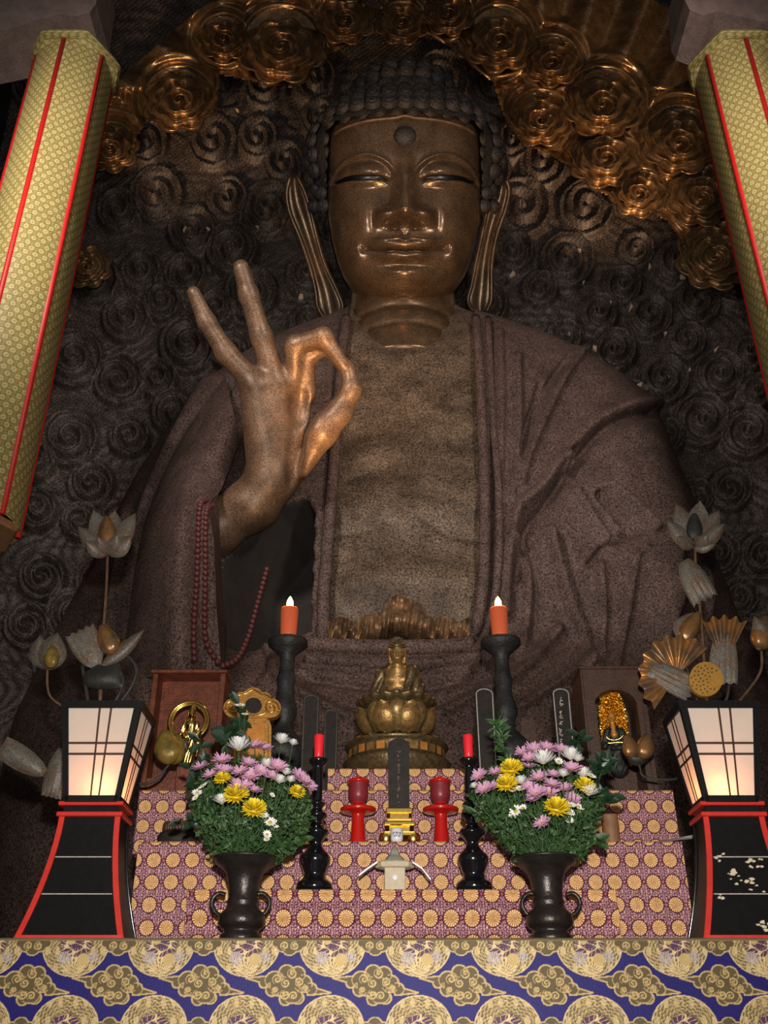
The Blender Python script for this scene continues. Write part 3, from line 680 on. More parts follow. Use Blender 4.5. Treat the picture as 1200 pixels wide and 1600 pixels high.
def cloth_box(name, label, x0, x1, y0, y1, z0, z1, fn, m, st=.0024, uo=0., wo=0., disp=None, rim=None):
    "cloth-covered step: dense patterned front, patterned top and sides"
    nx, nz = int((x1-x0)/st)+1, int((z1-z0)/st)+1
    U, Wz = np.meshgrid(np.linspace(x0, x1, nx), np.linspace(z0, z1, nz), indexing='ij')
    yd = y0+(disp(U, Wz) if disp is not None else 0*U)
    yd = yd+.012*np.clip(1-(z1-Wz)/.012, 0, 1)**2
    g = [(np.stack([U, yd, Wz], -1).reshape(-1, 3), gridf(nx, nz))]; cols = [fn(U+uo, Wz+wo).reshape(-1, 3)]
    ny = max(4, int((y1-y0)/.012)); nx2 = int((x1-x0)/.012)+1
    A, B = np.meshgrid(np.linspace(x0, x1, nx2), np.linspace(y0+.012, y1, ny), indexing='ij')
    g.append((np.stack([A, B, np.full_like(A, z1)], -1).reshape(-1, 3), gridf(nx2, ny))); cols.append(fn(A+uo, z1+(B-y0)+wo).reshape(-1, 3))
    nz2 = max(3, int((z1-z0)/.012))
    for xs in (x0, x1):
        A, B = np.meshgrid(np.linspace(y0, y1, ny), np.linspace(z0, z1, nz2), indexing='ij')
        f = gridf(ny, nz2); g.append((np.stack([np.full_like(A, xs), A, B], -1).reshape(-1, 3), f if xs > x0 else f[:, ::-1])); cols.append(fn(A+uo, B+wo).reshape(-1, 3))
    V = [(x0, y1, z0), (x1, y1, z0), (x1, y1, z1), (x0, y1, z1)]; g.append((np.array(V), [[0, 3, 2, 1]])); cols.append(np.ones((4, 3))*.1)
    o = mk(name, g, m, None, True, col=np.concatenate(cols)); tag(o, label, 'altar step' if m is M['brocade'] else 'altar table'); return o
# ---- blue dragon-and-cloud cloth
TP = 136*S(1540, YT); ZC0 = zat(1539, YT); PXM = S(1540, YT); PZM = (zat(1465, YT)-zat(1600, YT))/135
def spiral_lines(x, y, c, R, turns=1.6, s=1, ph=0):
    r = np.hypot(x-c[0], y-c[1]); a = np.arctan2(y-c[1], x-c[0])*s+ph
    k = (r/R*turns*2*PI-a) % (2*PI); return (r < R) & (np.minimum(k, 2*PI-k)*R/(turns*2*PI) < 1.25)
def dragon_cloth(u, w):
    X = (u/PXM-(1130-600)+68) % 136-68; Y = (w-ZC0)/PZM     # px units: cloud motif centred at 0,0 (y up)
    n1 = np.sin(X*1.3+Y*.7)*np.sin(Y*1.1-X*.5); n2 = np.sin(X*2.9+1)*np.sin(Y*2.7)
    col = np.empty(X.shape+(3,)); col[:] = (.014, .010, .125)
    gold, olive, lite = np.array([.50, .36, .155]), np.array([.105, .078, .037]), np.array([.66, .50, .26])
    # cloud
    lobes = [(-22, 8, 14), (-3, 19, 13), (14, 17, 12.5), (-12, -2, 16), (8, -14, 15), (2, 2, 18), (-24, -7, 11), (24, 2, 14), (36, -6, 9.5), (16, -20, 10), (-38, 3, 8), (-3, -22, 10)]
    d = np.min([np.hypot(X-a, Y-b)-c for a, b, c in lobes], 0)
    d = np.minimum(d, np.maximum(np.abs(Y-8-(X+40)*-.10)-np.clip((X+70)*.20, 0, 8), np.maximum(X+25, -70-X)))
    d = np.minimum(d, np.maximum(np.abs(Y+10+(X-45)*.10)-np.clip((72-X)*.20, 0, 8), np.maximum(30-X, X-72)))
    def paint(mask, c):
        col[mask] = c
    paint(d < 0, olive); paint((d < .6) & (d > -2.0), gold)
    for a, b, c in lobes[:9]:
        dd_ = np.abs(np.hypot(X-a, Y-b)-c); oth = np.min([np.hypot(X-p, Y-q)-r for p, q, r in lobes if (p, q) != (a, b)], 0)
        paint((dd_ < .9) & (d < -2) & (oth > -7), gold*.8)
    for c, R, s in [((-17, 9), 8, 1), ((6, 18), 8, -1), ((18, 4), 7, 1), ((-4, -15), 8, -1), ((9, -17), 7, 1), ((-20, -8), 5, 1), ((-4, 3), 7, -1), ((27, -4), 5, -1)]: paint(spiral_lines(X, Y, c, R, 1.5, s) & (d < -1), gold)
    # dragon roundels above and below
    for cx_, cy_, R in ((68, -68, 52), (-68, -68, 52), (68, 66, 53), (-68, 66, 53)):
        x, y = X-cx_, Y-cy_; r = np.hypot(x, y); a = np.arctan2(y, x)
        inn = r < R*(1+.012*np.sin(a*60)); paint(inn, olive*1.5)
        sc = (np.cos(r*1.05+np.cos(a*26)*1.5) > .62); body = inn & (r > R*.50)
        paint(body & sc, gold); paint(body & (n2 > .7), lite)
        scal = np.minimum(((a*9) % 1)*1.0, 1) ; paint(body & (np.abs(((r-R*.5)/6+np.floor(a*7) % 2*.5) % 1-.5) < .07), lite)
        core = r < R*.46; paint(core, (.085, .035, .085)); paint(core & (np.abs(np.sin(x*.22+2*np.sin(y*.17))+np.sin(y*.31)) < .28), lite); paint(core & (np.hypot(x+8, y-4) < 6), gold)
        paint(core & (np.abs(np.sin(a*7+r*.2)) < .22) & (r > 8), gold)
        if cy_ > 0:
            fl = (y < -R*.40) & (np.hypot(x, y+R*.62) < 20); paint(inn & fl & (np.cos(np.arctan2(y+R*.9, x)*22) > 0), lite); paint(inn & (np.hypot(x-14, y+26) < 10), gold)
            paint(inn & (np.hypot(x+16, y+24) < 11) & (n1 > -.2), (.42, .36, .36)); paint(inn & (np.hypot(x-30, y+22) < 9) & (n1 > -.1), (.42, .36, .36))
        paint((r > R-1.6) & (r < R+.4), lite*.9)
    # small clouds between roundels
    for cx_, cy_ in ((0, -66), (0, 62)):
        dd_ = np.min([np.hypot(X-cx_-p, Y-cy_-q)-rr for p, q, rr in ((-12, 0, 10), (0, 5 if cy_ < 0 else -4, 12), (12, 0, 10), (-22, -4 if cy_ < 0 else 4, 7), (22, -4 if cy_ < 0 else 4, 7), (0, -16 if cy_ < 0 else 14, 18), (14, -14 if cy_ < 0 else 14, 14), (-14, -14 if cy_ < 0 else 14, 14))], 0)
        m = dd_ < 0; paint(m, olive); paint((dd_ < .4) & (dd_ > -1.6), gold); paint(spiral_lines(X, Y, (cx_-8, cy_), 7) | spiral_lines(X, Y, (cx_+8, cy_), 7, s=-1), gold)
    col *= (.86+.2*n2+.12*n1)[..., None]
    top = w > zat(1470, YT); col[top] = np.array([.26, .21, .11])*(.8+.3*n2[top])[..., None]
    return np.clip(col, .004, 1)
XW = 1.98
tb = cloth_box('altar_table', 'broad altar table under a blue cloth woven with gold clouds and dragon roundels', -XW, XW, YT, 7.9, .0, ZT, dragon_cloth, M['blue'], st=.0028)
def folds_low(U, W_): return .018*np.sin((ZL-W_)*44+.25*np.sin(U*5))*np.clip((ZL-W_)/.03, 0, 1)
xp = lambda px, py, Y: float(P(px, py, Y)[0])
cloth_box('altar_step', 'lowest narrow purple and gold brocade step holding the black candlesticks', xp(290, 1425, YL), xp(966, 1425, YL), YL, YMID-.004, ZT+.001, ZL, brocade, M['brocade'], uo=.03, wo=-ZT+.028, disp=folds_low)
cloth_box('altar_step', 'wide middle purple and gold brocade step holding the red cup stands', xp(208, 1390, YMID), xp(1076, 1390, YMID), YMID, 7.45, ZT+.001, ZM, brocade, M['brocade'], uo=.055, wo=-ZM+.155-.0)
cloth_box('altar_step', 'upper wide purple and gold brocade step under both wooden shrines', xp(214, 1270, YU), xp(1056, 1270, YU), YU, 7.40, ZM+.001, ZU, brocade, M['brocade'], uo=.02, wo=-ZM+.01)
cloth_box('altar_step', 'small central brocade block directly beneath the little gilt seated Buddha', xp(511, 1255, YB), xp(733, 1255, YB), YB, 6.75, ZU+.001 if YB > YU else ZM+.001, ZB, brocade, M['brocade'], uo=.075, wo=-ZM+.02)
# gilt edging of the steps
def T(px, py, Y): return tuple(P(px, py, Y))
# ---- lanterns
def lantern(cxb, label, lab2, sgn):
    Y0 = 5.02; s = S(1460, Y0); xb = xp(cxb, 1460, Y0); grp = 'paper lanterns at the altar ends'
    # stand
    st = thing('lantern_stand', label, 'lantern stand', (xb, Y0+.0, ZT), 'flared lantern stands')
    z1 = zat(1283, Y0); hz = np.linspace(0, 1, 16)
    half = lambda t: .247-(.247-.147)*(1-(1-t)**1.75)
    rings = []
    for t in hz:
        h_ = half(t); rings.append([(xb-h_, Y0-h_*.6+.0, ZT+(z1-ZT)*t), (xb+h_, Y0-h_*.6, ZT+(z1-ZT)*t), (xb+h_, Y0+h_*.6, ZT+(z1-ZT)*t), (xb-h_, Y0+h_*.6, ZT+(z1-ZT)*t)])
    mk('body', loft(np.array(rings)), M['blackworn'], st, smooth=False)
    for sx_ in (-1, 1):
        e_ = [(xb+sx_*(half(t)-.012), Y0-half(t)*.6-.006, ZT+.012+(z1-ZT-.012)*t) for t in hz]
        a = np.array(e_); rr = [np.array([p+(-.013, 0, 0), p+(.013, 0, 0), p+(.013, .012, 0), p+(-.013, .012, 0)]) for p in a]
        mk('red_edge', loft(rr), M['redtrim'], st, smooth=False)
        e_ = [(xb+sx_*(half(t)+.002), Y0+half(t)*.6-.02, ZT+.01+(z1-ZT-.01)*t) for t in hz]; mk('black_edge', tube(e_, .007, 6), M['blacklac'], st)
    mk('red_edge', box(xb-.24, xb+.24, Y0-.158, Y0-.146, ZT+.001, ZT+.024), M['redtrim'], st, smooth=False)
    mk('red_rim', box(xb-.160, xb+.160, Y0-.112, Y0+.112, z1, z1+.022, .004), M['redtrim'], st, smooth=False)
    for fz in (.36, .66):
        t = fz; h_ = half(t); mk('groove', box(xb-h_+.03, xb+h_-.03, Y0-h_*.6-.010, Y0-h_*.6+.004, ZT+(z1-ZT)*t, ZT+(z1-ZT)*t+.004), M['greymetal'] if False else M['whitepaint'], st, smooth=False)
    if sgn > 0:
        g = []
        rr_ = np.random.default_rng(5)
        for (ax__, az_, nn) in ((.06, .62, 9), (-.05, .50, 10), (.03, .40, 6), (-.16, .33, 4), (.05, .13, 16), (.14, .2, 5), (-.1, .66, 4)):
            for _ in range(nn):
                ox, oz = ax__+rr_.normal(0, .028), az_+rr_.normal(0, .03); t = np.clip(oz, .04, .95); h_ = half(t)
                if abs(ox) > h_-.03: continue
                n_ = 7; an = np.linspace(0, 2*PI, n_, endpoint=False); R_ = rr_.uniform(.004, .015)*rr_.uniform(.5, 1, n_)
                v = np.stack([xb+ox+R_*np.cos(an)*1.3, np.full(n_, Y0-h_*.6-.010), ZT+(z1-ZT)*t+R_*np.sin(an)*.8], -1); v2 = v.copy(); v2[:, 1] += .012
                g.append((np.vstack([v, v2]), [list(range(n_))[::-1]]+[[i, (i+1) % n_, n_+(i+1) % n_, n_+i] for i in range(n_)]))
        mk('lacquer_flaking', g, M['cream'], st, smooth=False)
    # lantern box on top
    zb = z1+.022; zt = zat(1113, Y0)
    ln = thing('paper_lantern', lab2, 'lantern', (xb, Y0, zb), grp)
    mk('base_block', box(xb-.135, xb+.135, Y0-.095, Y0+.095, zb, zb+.030, .004), M['blacklac'], ln, smooth=False)
    mk('red_rim', box(xb-.158, xb+.158, Y0-.112, Y0+.112, zb+.030, zb+.050, .004), M['redtrim'], ln, smooth=False)
    z2 = zb+.050; hb, ht = .128, .196; db, dt = .105, .165
    def pt(f, u, v, off=0.):
        h_ = hb+(ht-hb)*v; d_ = db+(dt-db)*v; z = z2+(zt-z2)*v
        return {0: (xb+u*h_, Y0-d_-off, z), 1: (xb+h_+off, Y0+u*d_, z), 2: (xb+u*h_, Y0+d_+off, z), 3: (xb-h_-off, Y0+u*d_, z)}[f]
    fr, mu = [], []
    def bar(f, a, b, w, off0, off1):
        (u0, v0), (u1, v1) = a, b; du, dv_ = u1-u0, v1-v0
        L = math.hypot(du, dv_); nu, nv_ = -dv_/L*w, du/L*w*.75
        q = []
        for (uu, vv) in ((u0, v0), (u1, v1)): q.append(np.array([pt(f, uu-nu, vv-nv_, off0), pt(f, uu+nu, vv+nv_, off0), pt(f, uu+nu, vv+nv_, off1), pt(f, uu-nu, vv-nv_, off1)]))
        return loft(q)
    for f in range(4):
        V = [pt(f, -.9, .04), pt(f, .9, .04), pt(f, .9, .96), pt(f, -.9, .96)]
        mk('paper_panel', (np.array(V), [[0, 1, 2, 3]]), M['paper'], ln, smooth=False)
        fr += [bar(f, (-.95, 0), (-.95, 1), .09, -.012, .008), bar(f, (.95, 0), (.95, 1), .09, -.012, .008), bar(f, (-1, .02), (1, .02), .045, -.012, .008), bar(f, (-1, .97), (1, .97), .05, -.012, .012)]
        mu += [bar(f, (u, .03), (u, .97), .026, -.003, .004) for u in (-.04, .26)]+[bar(f, (-.93, v), (.93, v), .014, -.003, .004) for v in (.465, .575)]
    fro = mk('frame', fr, M['blackworn'], ln, smooth=False); mk('muntins', mu, M['mullion'], fro, smooth=False)
    L_ = bpy.data.lights.new('lantern_glow', 'POINT'); L_.energy = 2.2; L_.color = (1, .50, .22); L_.shadow_soft_size = .03
    lo = bpy.data.objects.new('lantern_glow', L_); C.objects.link(lo); lo.location = (xb+.04*-sgn, Y0-.03, z2+.07)
lantern(123, 'flared black lacquer stand with red edges below the lantern near the red-brown shrine', 'white paper lantern with dark grid on the stand near the red-brown shrine', -1)
lantern(1167, 'flared black lacquer stand with badly flaked front and red edges', 'white paper lantern with dark grid standing on the badly flaked stand', 1)
# ---- flower vases
def vase(px, label):
    Y0 = 4.95; t = thing('flower_vase', label, 'vase', (xp(px, 1466, Y0), Y0, ZT), 'bronze altar vases')
    pr = [(44, 1349), (50, 1347), (53, 1344), (52, 1341), (49, 1342), (47, 1350), (38, 1356), (30, 1364), (26, 1376), (24, 1390), (23, 1402), (25, 1408), (26, 1411), (24, 1414), (26, 1420), (34, 1428), (37, 1436), (37, 1445), (33, 1450), (28, 1453), (28, 1458), (33, 1462), (34, 1467)]
    pr = pr[2:]
    pr[0] = (52, 1345)
    mk('body', lathe_px(px, Y0, pr, 48, ZT), M['darkbronze'], t)
    for sg in (-1, 1):
        pts = [(px+sg*24, 1398), (px+sg*34, 1396), (px+sg*43, 1403), (px+sg*45, 1414), (px+sg*40, 1425), (px+sg*34, 1430)]
        c = cat(pts, 6); mk('handle', tube(P(c[:, 0], c[:, 1], Y0), 3.6*S(1410, Y0), 8), M['darkbronze'], t)
    return t
LV, RV = 'in the vase below the gold scroll-topped tablet', 'in the vase below the niche shrine'
vase(376, 'dark bronze ring-handled vase of chrysanthemums below the gold scroll-topped tablet'); vase(861, 'dark bronze ring-handled vase of chrysanthemums below the niche shrine')
# ---- black candlesticks + red candles
STICK = [(12, 1186), (15, 1187), (14, 1192), (8, 1197), (7, 1204), (8, 1230), (8, 1250), (13, 1256), (9, 1262), (9, 1266), (15, 1271), (16, 1276), (11, 1282), (9, 1286), (13, 1292), (19, 1298), (20, 1303), (14, 1310), (10, 1316), (10, 1322), (16, 1330), (23, 1338), (24, 1346), (20, 1358), (17, 1368), (20, 1374), (27, 1380), (29, 1386), (29, 1388)]
for px, lab, lab2 in ((491, 'glossy black turned candlestick beside the bouquet below the gold scroll-topped tablet', 'short red candle on the black candlestick nearest the gold scroll-topped tablet'), (741, 'glossy black turned candlestick beside the bouquet below the niche shrine', 'short red candle on the black candlestick beside the outlined dark tablet')):
    Y0 = 5.36; lab = lab
    o = mk('candlestick', [lathe_px(px, Y0, cat(STICK, 4), 32, ZL)], M['blacklac']); tag(o, lab, 'candlestick', 'black altar candlesticks')
    xs = xp(px, 1388, Y0); zc_ = zat(1186, Y0); ss = S(1170, Y0)
    c = thing('red_candle', lab2, 'candle', (xs, Y0, zc_), 'short red candles')
    mk('wax', lathe([(6.4*ss, zc_-.004), (6.8*ss, zc_+.03), (7.8*ss, zat(1152, Y0)), (7.2*ss, zat(1149, Y0)), (2, 0)][:4]+[(4*ss, zat(1147.5, Y0))], (xs, Y0, 0), 20), M['redwax'], c)
    mk('wick', tube([(xs, Y0, zat(1148, Y0)), (xs+.001, Y0, zat(1145, Y0))], .0025, 6), M['tabletdark'], c)
# handles of side scroll on candlestick
# ---- tall rear candle stands + orange candles
for px, lab, lab2, yb in ((441, 'tall dark bronze candle stand behind the gold scroll-topped tablet', 'lit orange candle high above the gold scroll-topped tablet', 1178), (793, 'tall dark bronze candle stand between the two white-outlined dark tablets', 'lit orange candle high above the white-outlined dark tablets', 1178)):
    Y0 = 6.75; dx = (3 if px < 600 else -8)
    xs = xp(px, 1180, Y0); f = lambda y: zat(y, Y0)
    prof = [(26, 1001), (31, 1002), (31, 1008), (22, 1016), (13, 1024), (11, 1034), (12, 1050), (15, 1062), (13, 1075), (14, 1090), (19, 1104), (20, 1116), (15, 1128), (14, 1138), (24, 1150), (38, 1165), (42, 1180), (36, 1192), (28, 1204), (34, 1222), (40, 1236)]
    o = mk('candle_stand', [lathe([(r*S(y, Y0), f(y)) for r, y in prof[:-1]]+[(40*S(1236, Y0), ZU)], (xs, Y0, 0), 36)], M['greybronze']); tag(o, lab, 'candle stand', 'tall bronze candle stands')
    s2 = S(975, Y0); c = thing('orange_candle', lab2, 'candle', (xs, Y0, f(1001)), 'lit orange candles')
    mk('wax', lathe([(11.5*s2, f(1001)), (12.5*s2, f(990)), (14*s2, f(953)), (13*s2, f(951)), (4*s2, f(952))], (xs, Y0, 0), 28), M['orwax'], c)
    mk('flame', lathe([(.5*s2, f(953)), (4.2*s2, f(949)), (5.4*s2, f(945)), (5.0*s2, f(940)), (3.2*s2, f(936)), (1.2*s2, f(933)), (.2*s2, f(932))], (xs, Y0, 0), 16), M['flame'], c)
    mk('wick', tube([(xs, Y0, f(954)), (xs, Y0, f(950))], .004, 6), M['tabletdark'], c)
    L_ = bpy.data.lights.new('candle_light', 'POINT'); L_.energy = 7; L_.color = (1, .45, .15); L_.shadow_soft_size = .03
    lo = bpy.data.objects.new('candle_light', L_); C.objects.link(lo); lo.location = (xs, Y0-.02, f(935)+.05)
# ---- red cup stands and cups
for px, w1, w2 in ((559, 'red lacquer flanged cup stand between the candlestick and the central tablet on the scroll-topped tablet side', ''), (690, '', '')):
    Y0 = 5.70; s_ = S(1270, Y0); z = lambda y: zat(y, Y0); xs = xp(px, 1316, Y0)
    side = 'nearest the gold scroll-topped tablet' if px < 600 else 'nearest the niche shrine'
    o = mk('cup_stand', lathe([(r*s_, q) for r, q in cat([(9, z(1252)), (11, z(1257)), (18, z(1261)), (27, z(1263)), (28, z(1266)), (26, z(1269)), (12, z(1272)), (9.5, z(1276)), (10, z(1290)), (11.5, z(1306)), (13, z(1316))][:-1]+[(13, ZM)], 4)], (xs, Y0, 0), 36), M['redlac']); tag(o, 'red lacquer flanged pedestal cup stand '+side, 'cup stand', 'red cup stands')
    c = thing('lidded_cup', 'dull red cup with bright red lid on the pedestal stand '+side, 'cup', (xs, Y0, z(1258)), 'red lidded cups')
    mk('bowl', lathe([(r*s_, q) for r, q in cat([(8, z(1256)), (13, z(1250)), (15.5, z(1243)), (15.5, z(1230)), (15.5, z(1224))], 4)], (xs, Y0, 0), 32), M['redbowl'], c)
    l_ = mk('lid', lathe([(r*s_, q) for r, q in cat([(17, z(1224)), (18, z(1222)), (16, z(1219)), (9, z(1217)), (4, z(1216.5)), (3, z(1215)), (3.5, z(1213)), (1, z(1212))], 4)], (xs, Y0, 0), 32), M['redlac'], c)
# ---- central memorial tablet
Y0 = 5.78; CTt = thing('memorial_tablet', 'tall dark brown memorial tablet on a gold tiered base at altar centre', 'memorial tablet', tuple(P(624, 1314, Y0)*[1, 1, 0]+[0, 0, ZM]))
arc = [(607, 1268), (606.5, 1160)]+[(606.5+33*t, 1160-7*math.sin(PI*t)) for t in np.linspace(.05, .95, 12)]+[(639.5, 1160), (640, 1268)]
mk('slab', extrude_px(arc, Y0-.012, .03), M['tabletdark'], CTt, smooth=False)
def glyphs(px, y0, y1, Y, w, m, name, parent, seed, n, lw=1.0):
    r = np.random.default_rng(seed); g = []; st = (y1-y0)/n
    for k_ in range(n):
        cy = y0+st*(k_+.5)
        for _ in range(r.integers(3, 6)):
            hor = r.random() < .5; a = r.uniform(-w, w*.3); L = r.uniform(.5, 1.3)*w; oy = r.uniform(-st*.35, st*.35)
            p0 = (px+a, cy+oy); p1 = (px+a+L, cy+oy+r.uniform(-.6, .6)) if hor else (px+a*.6+r.uniform(-1, 1), cy+oy+st*.4)
            g.append(ribbon_px([p0, p1], Y, lw))
    return mk(name, g, m, parent, smooth=False)
M['fadedgold'] = mat('faded_gold', (.20, .15, .10), .6, .2, .4, 40)
glyphs(623, 1172, 1258, Y0-.016, 3.0, M['fadedgold'], 'inscription', CTt, 3, 9, .8)
for nm, xh, y0_, y1_, d_ in (('gold_tier', 21, 1265, 1273, .05), ('gold_tier', 16, 1273, 1283, .04), ('gold_tier', 20, 1283, 1288, .055), ('gold_tier', 24, 1288, 1294, .075), ('gold_tier', 17, 1294, 1304, .05), ('gold_tier', 25, 1304, 1311, .085)):
    a, b = zat(y1_, Y0), zat(y0_, Y0); xm = xp(624, 1290, Y0); s_ = S(1290, Y0)
    mk(nm, box(xm-xh*s_, xm+xh*s_, Y0-d_, Y0+d_, a, b, .005), M['gold'], CTt, smooth=False)
for sx_ in (-1, 1):
    mk('foot', lathe([(3*s_, zat(1303, Y0)), (9*s_, zat(1306, Y0)), (11*s_, zat(1310, Y0)), (9*s_, ZM)], (xm+sx_*21*s_, Y0-.06, 0), 20, sy=.7), M['gold'], CTt)
# white cup with crest
Y0 = 5.585; s_ = S(1305, Y0); xs = xp(620, 1316, Y0)
wc = thing('white_cup', 'small white porcelain cup with grey-blue crest before the central tablet', 'cup', (xs, Y0, ZM)); z = lambda y: zat(y, Y0)
mk('body', lathe([(8*s_, ZM), (9.5*s_, z(1312)), (10*s_, z(1296)), (9.2*s_, z(1295.5)), (8.6*s_, z(1300))], (xs, Y0, 0), 28), M['porcelain'], wc)
g = []
for a_, b_ in (((-6, 1303), (-5, 1307)), ((-6, 1303), (-3, 1302.5)), ((-2, 1305.5), (0, 1301.5)), ((0, 1301.5), (2, 1305.5)), ((3, 1303), (6, 1303)), ((5, 1303), (4.5, 1308)), ((-4.5, 1308.5), (-1.5, 1308)), ((1, 1308), (4.5, 1308.5)), ((-1, 1308), (0, 1306))):
    q = []
    for t in np.linspace(0, 1, 5):
        u_ = (a_[0]+(b_[0]-a_[0])*t); th_ = math.asin(np.clip(u_/10, -1, 1)); q.append((xs+10.15*s_*math.sin(th_), Y0-10.15*s_*math.cos(th_), z(a_[1]+(b_[1]-a_[1])*t)))
    g.append(tube(q, .0026, 5))
mk('crest', g, M['bluemark'], wc)
# cream pavilion-shaped offering box
Y0 = 5.34; s_ = S(1370, Y0); xs = xp(617, 1388, Y0); z = lambda y: zat(y, Y0)
pv = thing('offering_pavilion', 'little cream box with greenish peaked roof and slanting grey arms on lowest step', 'ornament', (xs, Y0, ZL))
mk('box', box(xs-16*s_, xs+16*s_, Y0-.045, Y0+.045, ZL, z(1358), .003), M['cream'], pv, smooth=False)
mk('eave', lathe([(20*s_, z(1359)), (30*s_, z(1356)), (31*s_, z(1349)), (26*s_, z(1346)), (15*s_, z(1345))], (xs, Y0, 0), 8, sy=.62), M['cream'], pv, smooth=False)
mk('roof', lathe([(17*s_, z(1345)), (13*s_, z(1340)), (8*s_, z(1336)), (7*s_, z(1330)), (4*s_, z(1326)), (1*s_, z(1323))], (xs, Y0, 0), 8, sy=.7), M['greenish'], pv, smooth=False)
for sg in (-1, 1):
    q = P(np.array([617+sg*27, 617+sg*42, 617+sg*56]), np.array([1348, 1358, 1369 if sg < 0 else 1376]), Y0-.06)
    mk('slanting_arm', loft([np.array([p+(0, -.02, .006), p+(0, .02, .006), p+(0, .02, -.004), p+(0, -.02, -.004)]) for p in q]), M['greymetal'], pv, smooth=False)
g = [(lathe([(5*s_*math.cos(t), 5*s_*math.sin(t)) for t in np.linspace(-PI/2, PI/2, 5)], (0, 0, 0), 14, sy=1))]
v_, f_ = g[0]; v_ = v_*[1, .25, 1]+np.array([xs, Y0-.046, z(1373)]); mk('crest', (v_, f_), M['porcelain'], pv)
# ---- dark memorial tablets
def tablet(px, yt, w, Y, label, line, gl=None, lean=0, zbase=None):
    z0 = ZU if zbase is None else zbase; t = thing('dark_tablet', label, 'memorial tablet', tuple(P(px, 1200, Y)*[1, 1, 0]+[0, 0, z0]))
    s = S(yt, Y); xm = xp(px, yt, Y); zt = zat(yt, Y); zs = zt-w*.55*s
    o = [(xm-w*s*.9, z0), (xm-w*s, zs)]+[(xm-w*s*math.cos(a), zs+(zt-zs)*math.sin(a)) for a in np.linspace(.2, PI-.2, 14)]+[(xm+w*s, zs), (xm+w*s*.9, z0)]
    n = len(o); V = np.array([(a, Y-.014, b) for a, b in o]+[(a, Y+.014, b) for a, b in o])
    mk('slab', (V, [list(range(n))[::-1], list(range(n, 2*n))]+[[i, (i+1) % n, n+(i+1) % n, n+i] for i in range(n)]), M['tabletdark'], t, smooth=False)
    ins = [(xm+(a-xm)*.84, zt-(zt-b)*.985-.012) for a, b in o]
    mk('outline', tube([(a, Y-.015, b) for a, b in ins], .004 if line is M['whitepaint'] else .005, 5), line, t)
    mk('foot', box(xm-w*s*1.25, xm+w*s*1.25, Y-.05, Y+.05, z0, z0+.06, .006), M['tabletdark'], t, smooth=False)
    if gl: glyphs(px+(2 if px > 600 else 0), yt+14, yt+95, Y-.017, 3.2, M['whitepaint'], 'inscription', t, 8, 9, 1.2)
M['dimline'] = mat('dim_line', (.10, .09, .08), .5, .2, .3, 40)
tablet(487, 1085, 13, 6.42, 'plain dark round-topped tablet behind the red candle near the gold tablet', M['dimline'])
tablet(518, 1108, 11, 6.62, 'dim dark tablet half hidden behind the small gilt seated Buddha pedestal', M['dimline'])
tablet(756, 1075, 15, 6.40, 'dark round-topped tablet with thin white outline behind a red candle', M['whitepaint'])
tablet(875, 1075, 14, 6.38, 'black round-topped tablet with white lettering beside the niche shrine', M['whitepaint'], True)
o = mk('wooden_tablet', extrude_px([(813, 1240), (813, 1130), (820, 1124), (831, 1124), (837, 1131), (838, 1240)], 6.95, .04), M['brownwood'], smooth=False); o.data.transform(Matrix.Translation((0, 0, 0))); tag(o, 'small plain brown wooden tablet behind the bouquet between white-outlined tablets', 'memorial tablet')
vv = np.array([v.co[:] for v in o.data.vertices]); zmin = vv[:, 2].min()
for v in o.data.vertices:
    if v.co.z < zmin+.02: v.co.z = ZU
# ================================================================== LITTLE GILT BUDDHA
YS = 6.32; FS = Frame(621, 1060, YS)
SB = thing('small_buddha_statue', 'small gilt seated Buddha on a lotus throne in front of the colossal statue', 'statue', (xp(620, 1203, YS), YS, ZB))
def sb_body(X, Y, Z):
    d = ellip(X, Y, Z, (621, 1021, -4), (11.5, 15.5, 12)); d = smin(d, capsule(X, Y, Z, (621, 1026, -8), (621, 1030, -8), 7, 6), 4)
    d = smin(d, capsule(X, Y, Z, (621, 1018, -15.5), (621, 1024, -17.5), 1.2, 2.0), 1.5)
    d = smin(d, capsule(X, Y, Z, (617.5, 1029.5, -14.6), (624.5, 1029.5, -14.6), 1.1, 1.1), 1)
    for s in (-1, 1):
        d = smin(d, capsule(X, Y, Z, (621+s*12.2, 1014, -1), (621+s*11.5, 1034, -2), 2.2, 2.6), 1.2)
        d = -smin(-d, capsule(X, Y, Z, (621+s*3, 1019.5, -17), (621+s*8, 1019.5, -15), 1.2, 1.0), .8)
    d = smin(d, capsule(X, Y, Z, (621, 1034, -2), (621, 1044, -1), 7, 8.5), 3)
    d = smin(d, ellip(X, Y, Z, (621, 1064, 2), (25, 27, 15)), 6)
    for s in (-1, 1): d = smin(d, ellip(X, Y, Z, (621+s*9, 1062, -8), (9, 7, 6)), 3)
    d = smin(d, ellip(X, Y, Z, (621, 1080, -6), (14, 8, 9)), 3)
    d = smin(d, capsule(X, Y, Z, (606, 1094, -22), (622, 1095, -26), 4, 4), 2); d = smin(d, capsule(X, Y, Z, (636, 1094, -22), (620, 1093, -28), 4, 4), 2)
    return d
v, f = sdf_mesh(sb_body, (585, 1002, -38), (657, 1102, 22), .75); mk('body', (FS.w(v[:, 0], v[:, 1], v[:, 2]), f), M['oldgold'], SB)
q_ = np.linspace(-1, 1, 7)
for s in (-1, 1): mk('eye', tube(FS.w(621+s*5.4+2.6*q_, 1019.6+.5*q_**2, -15.5+1.0*q_**2+.5*np.abs(s)*0+.6*q_*s), np.array([.15, .45, .6, .65, .6, .45, .15])*FS.s, 6), M['eye'], SB)
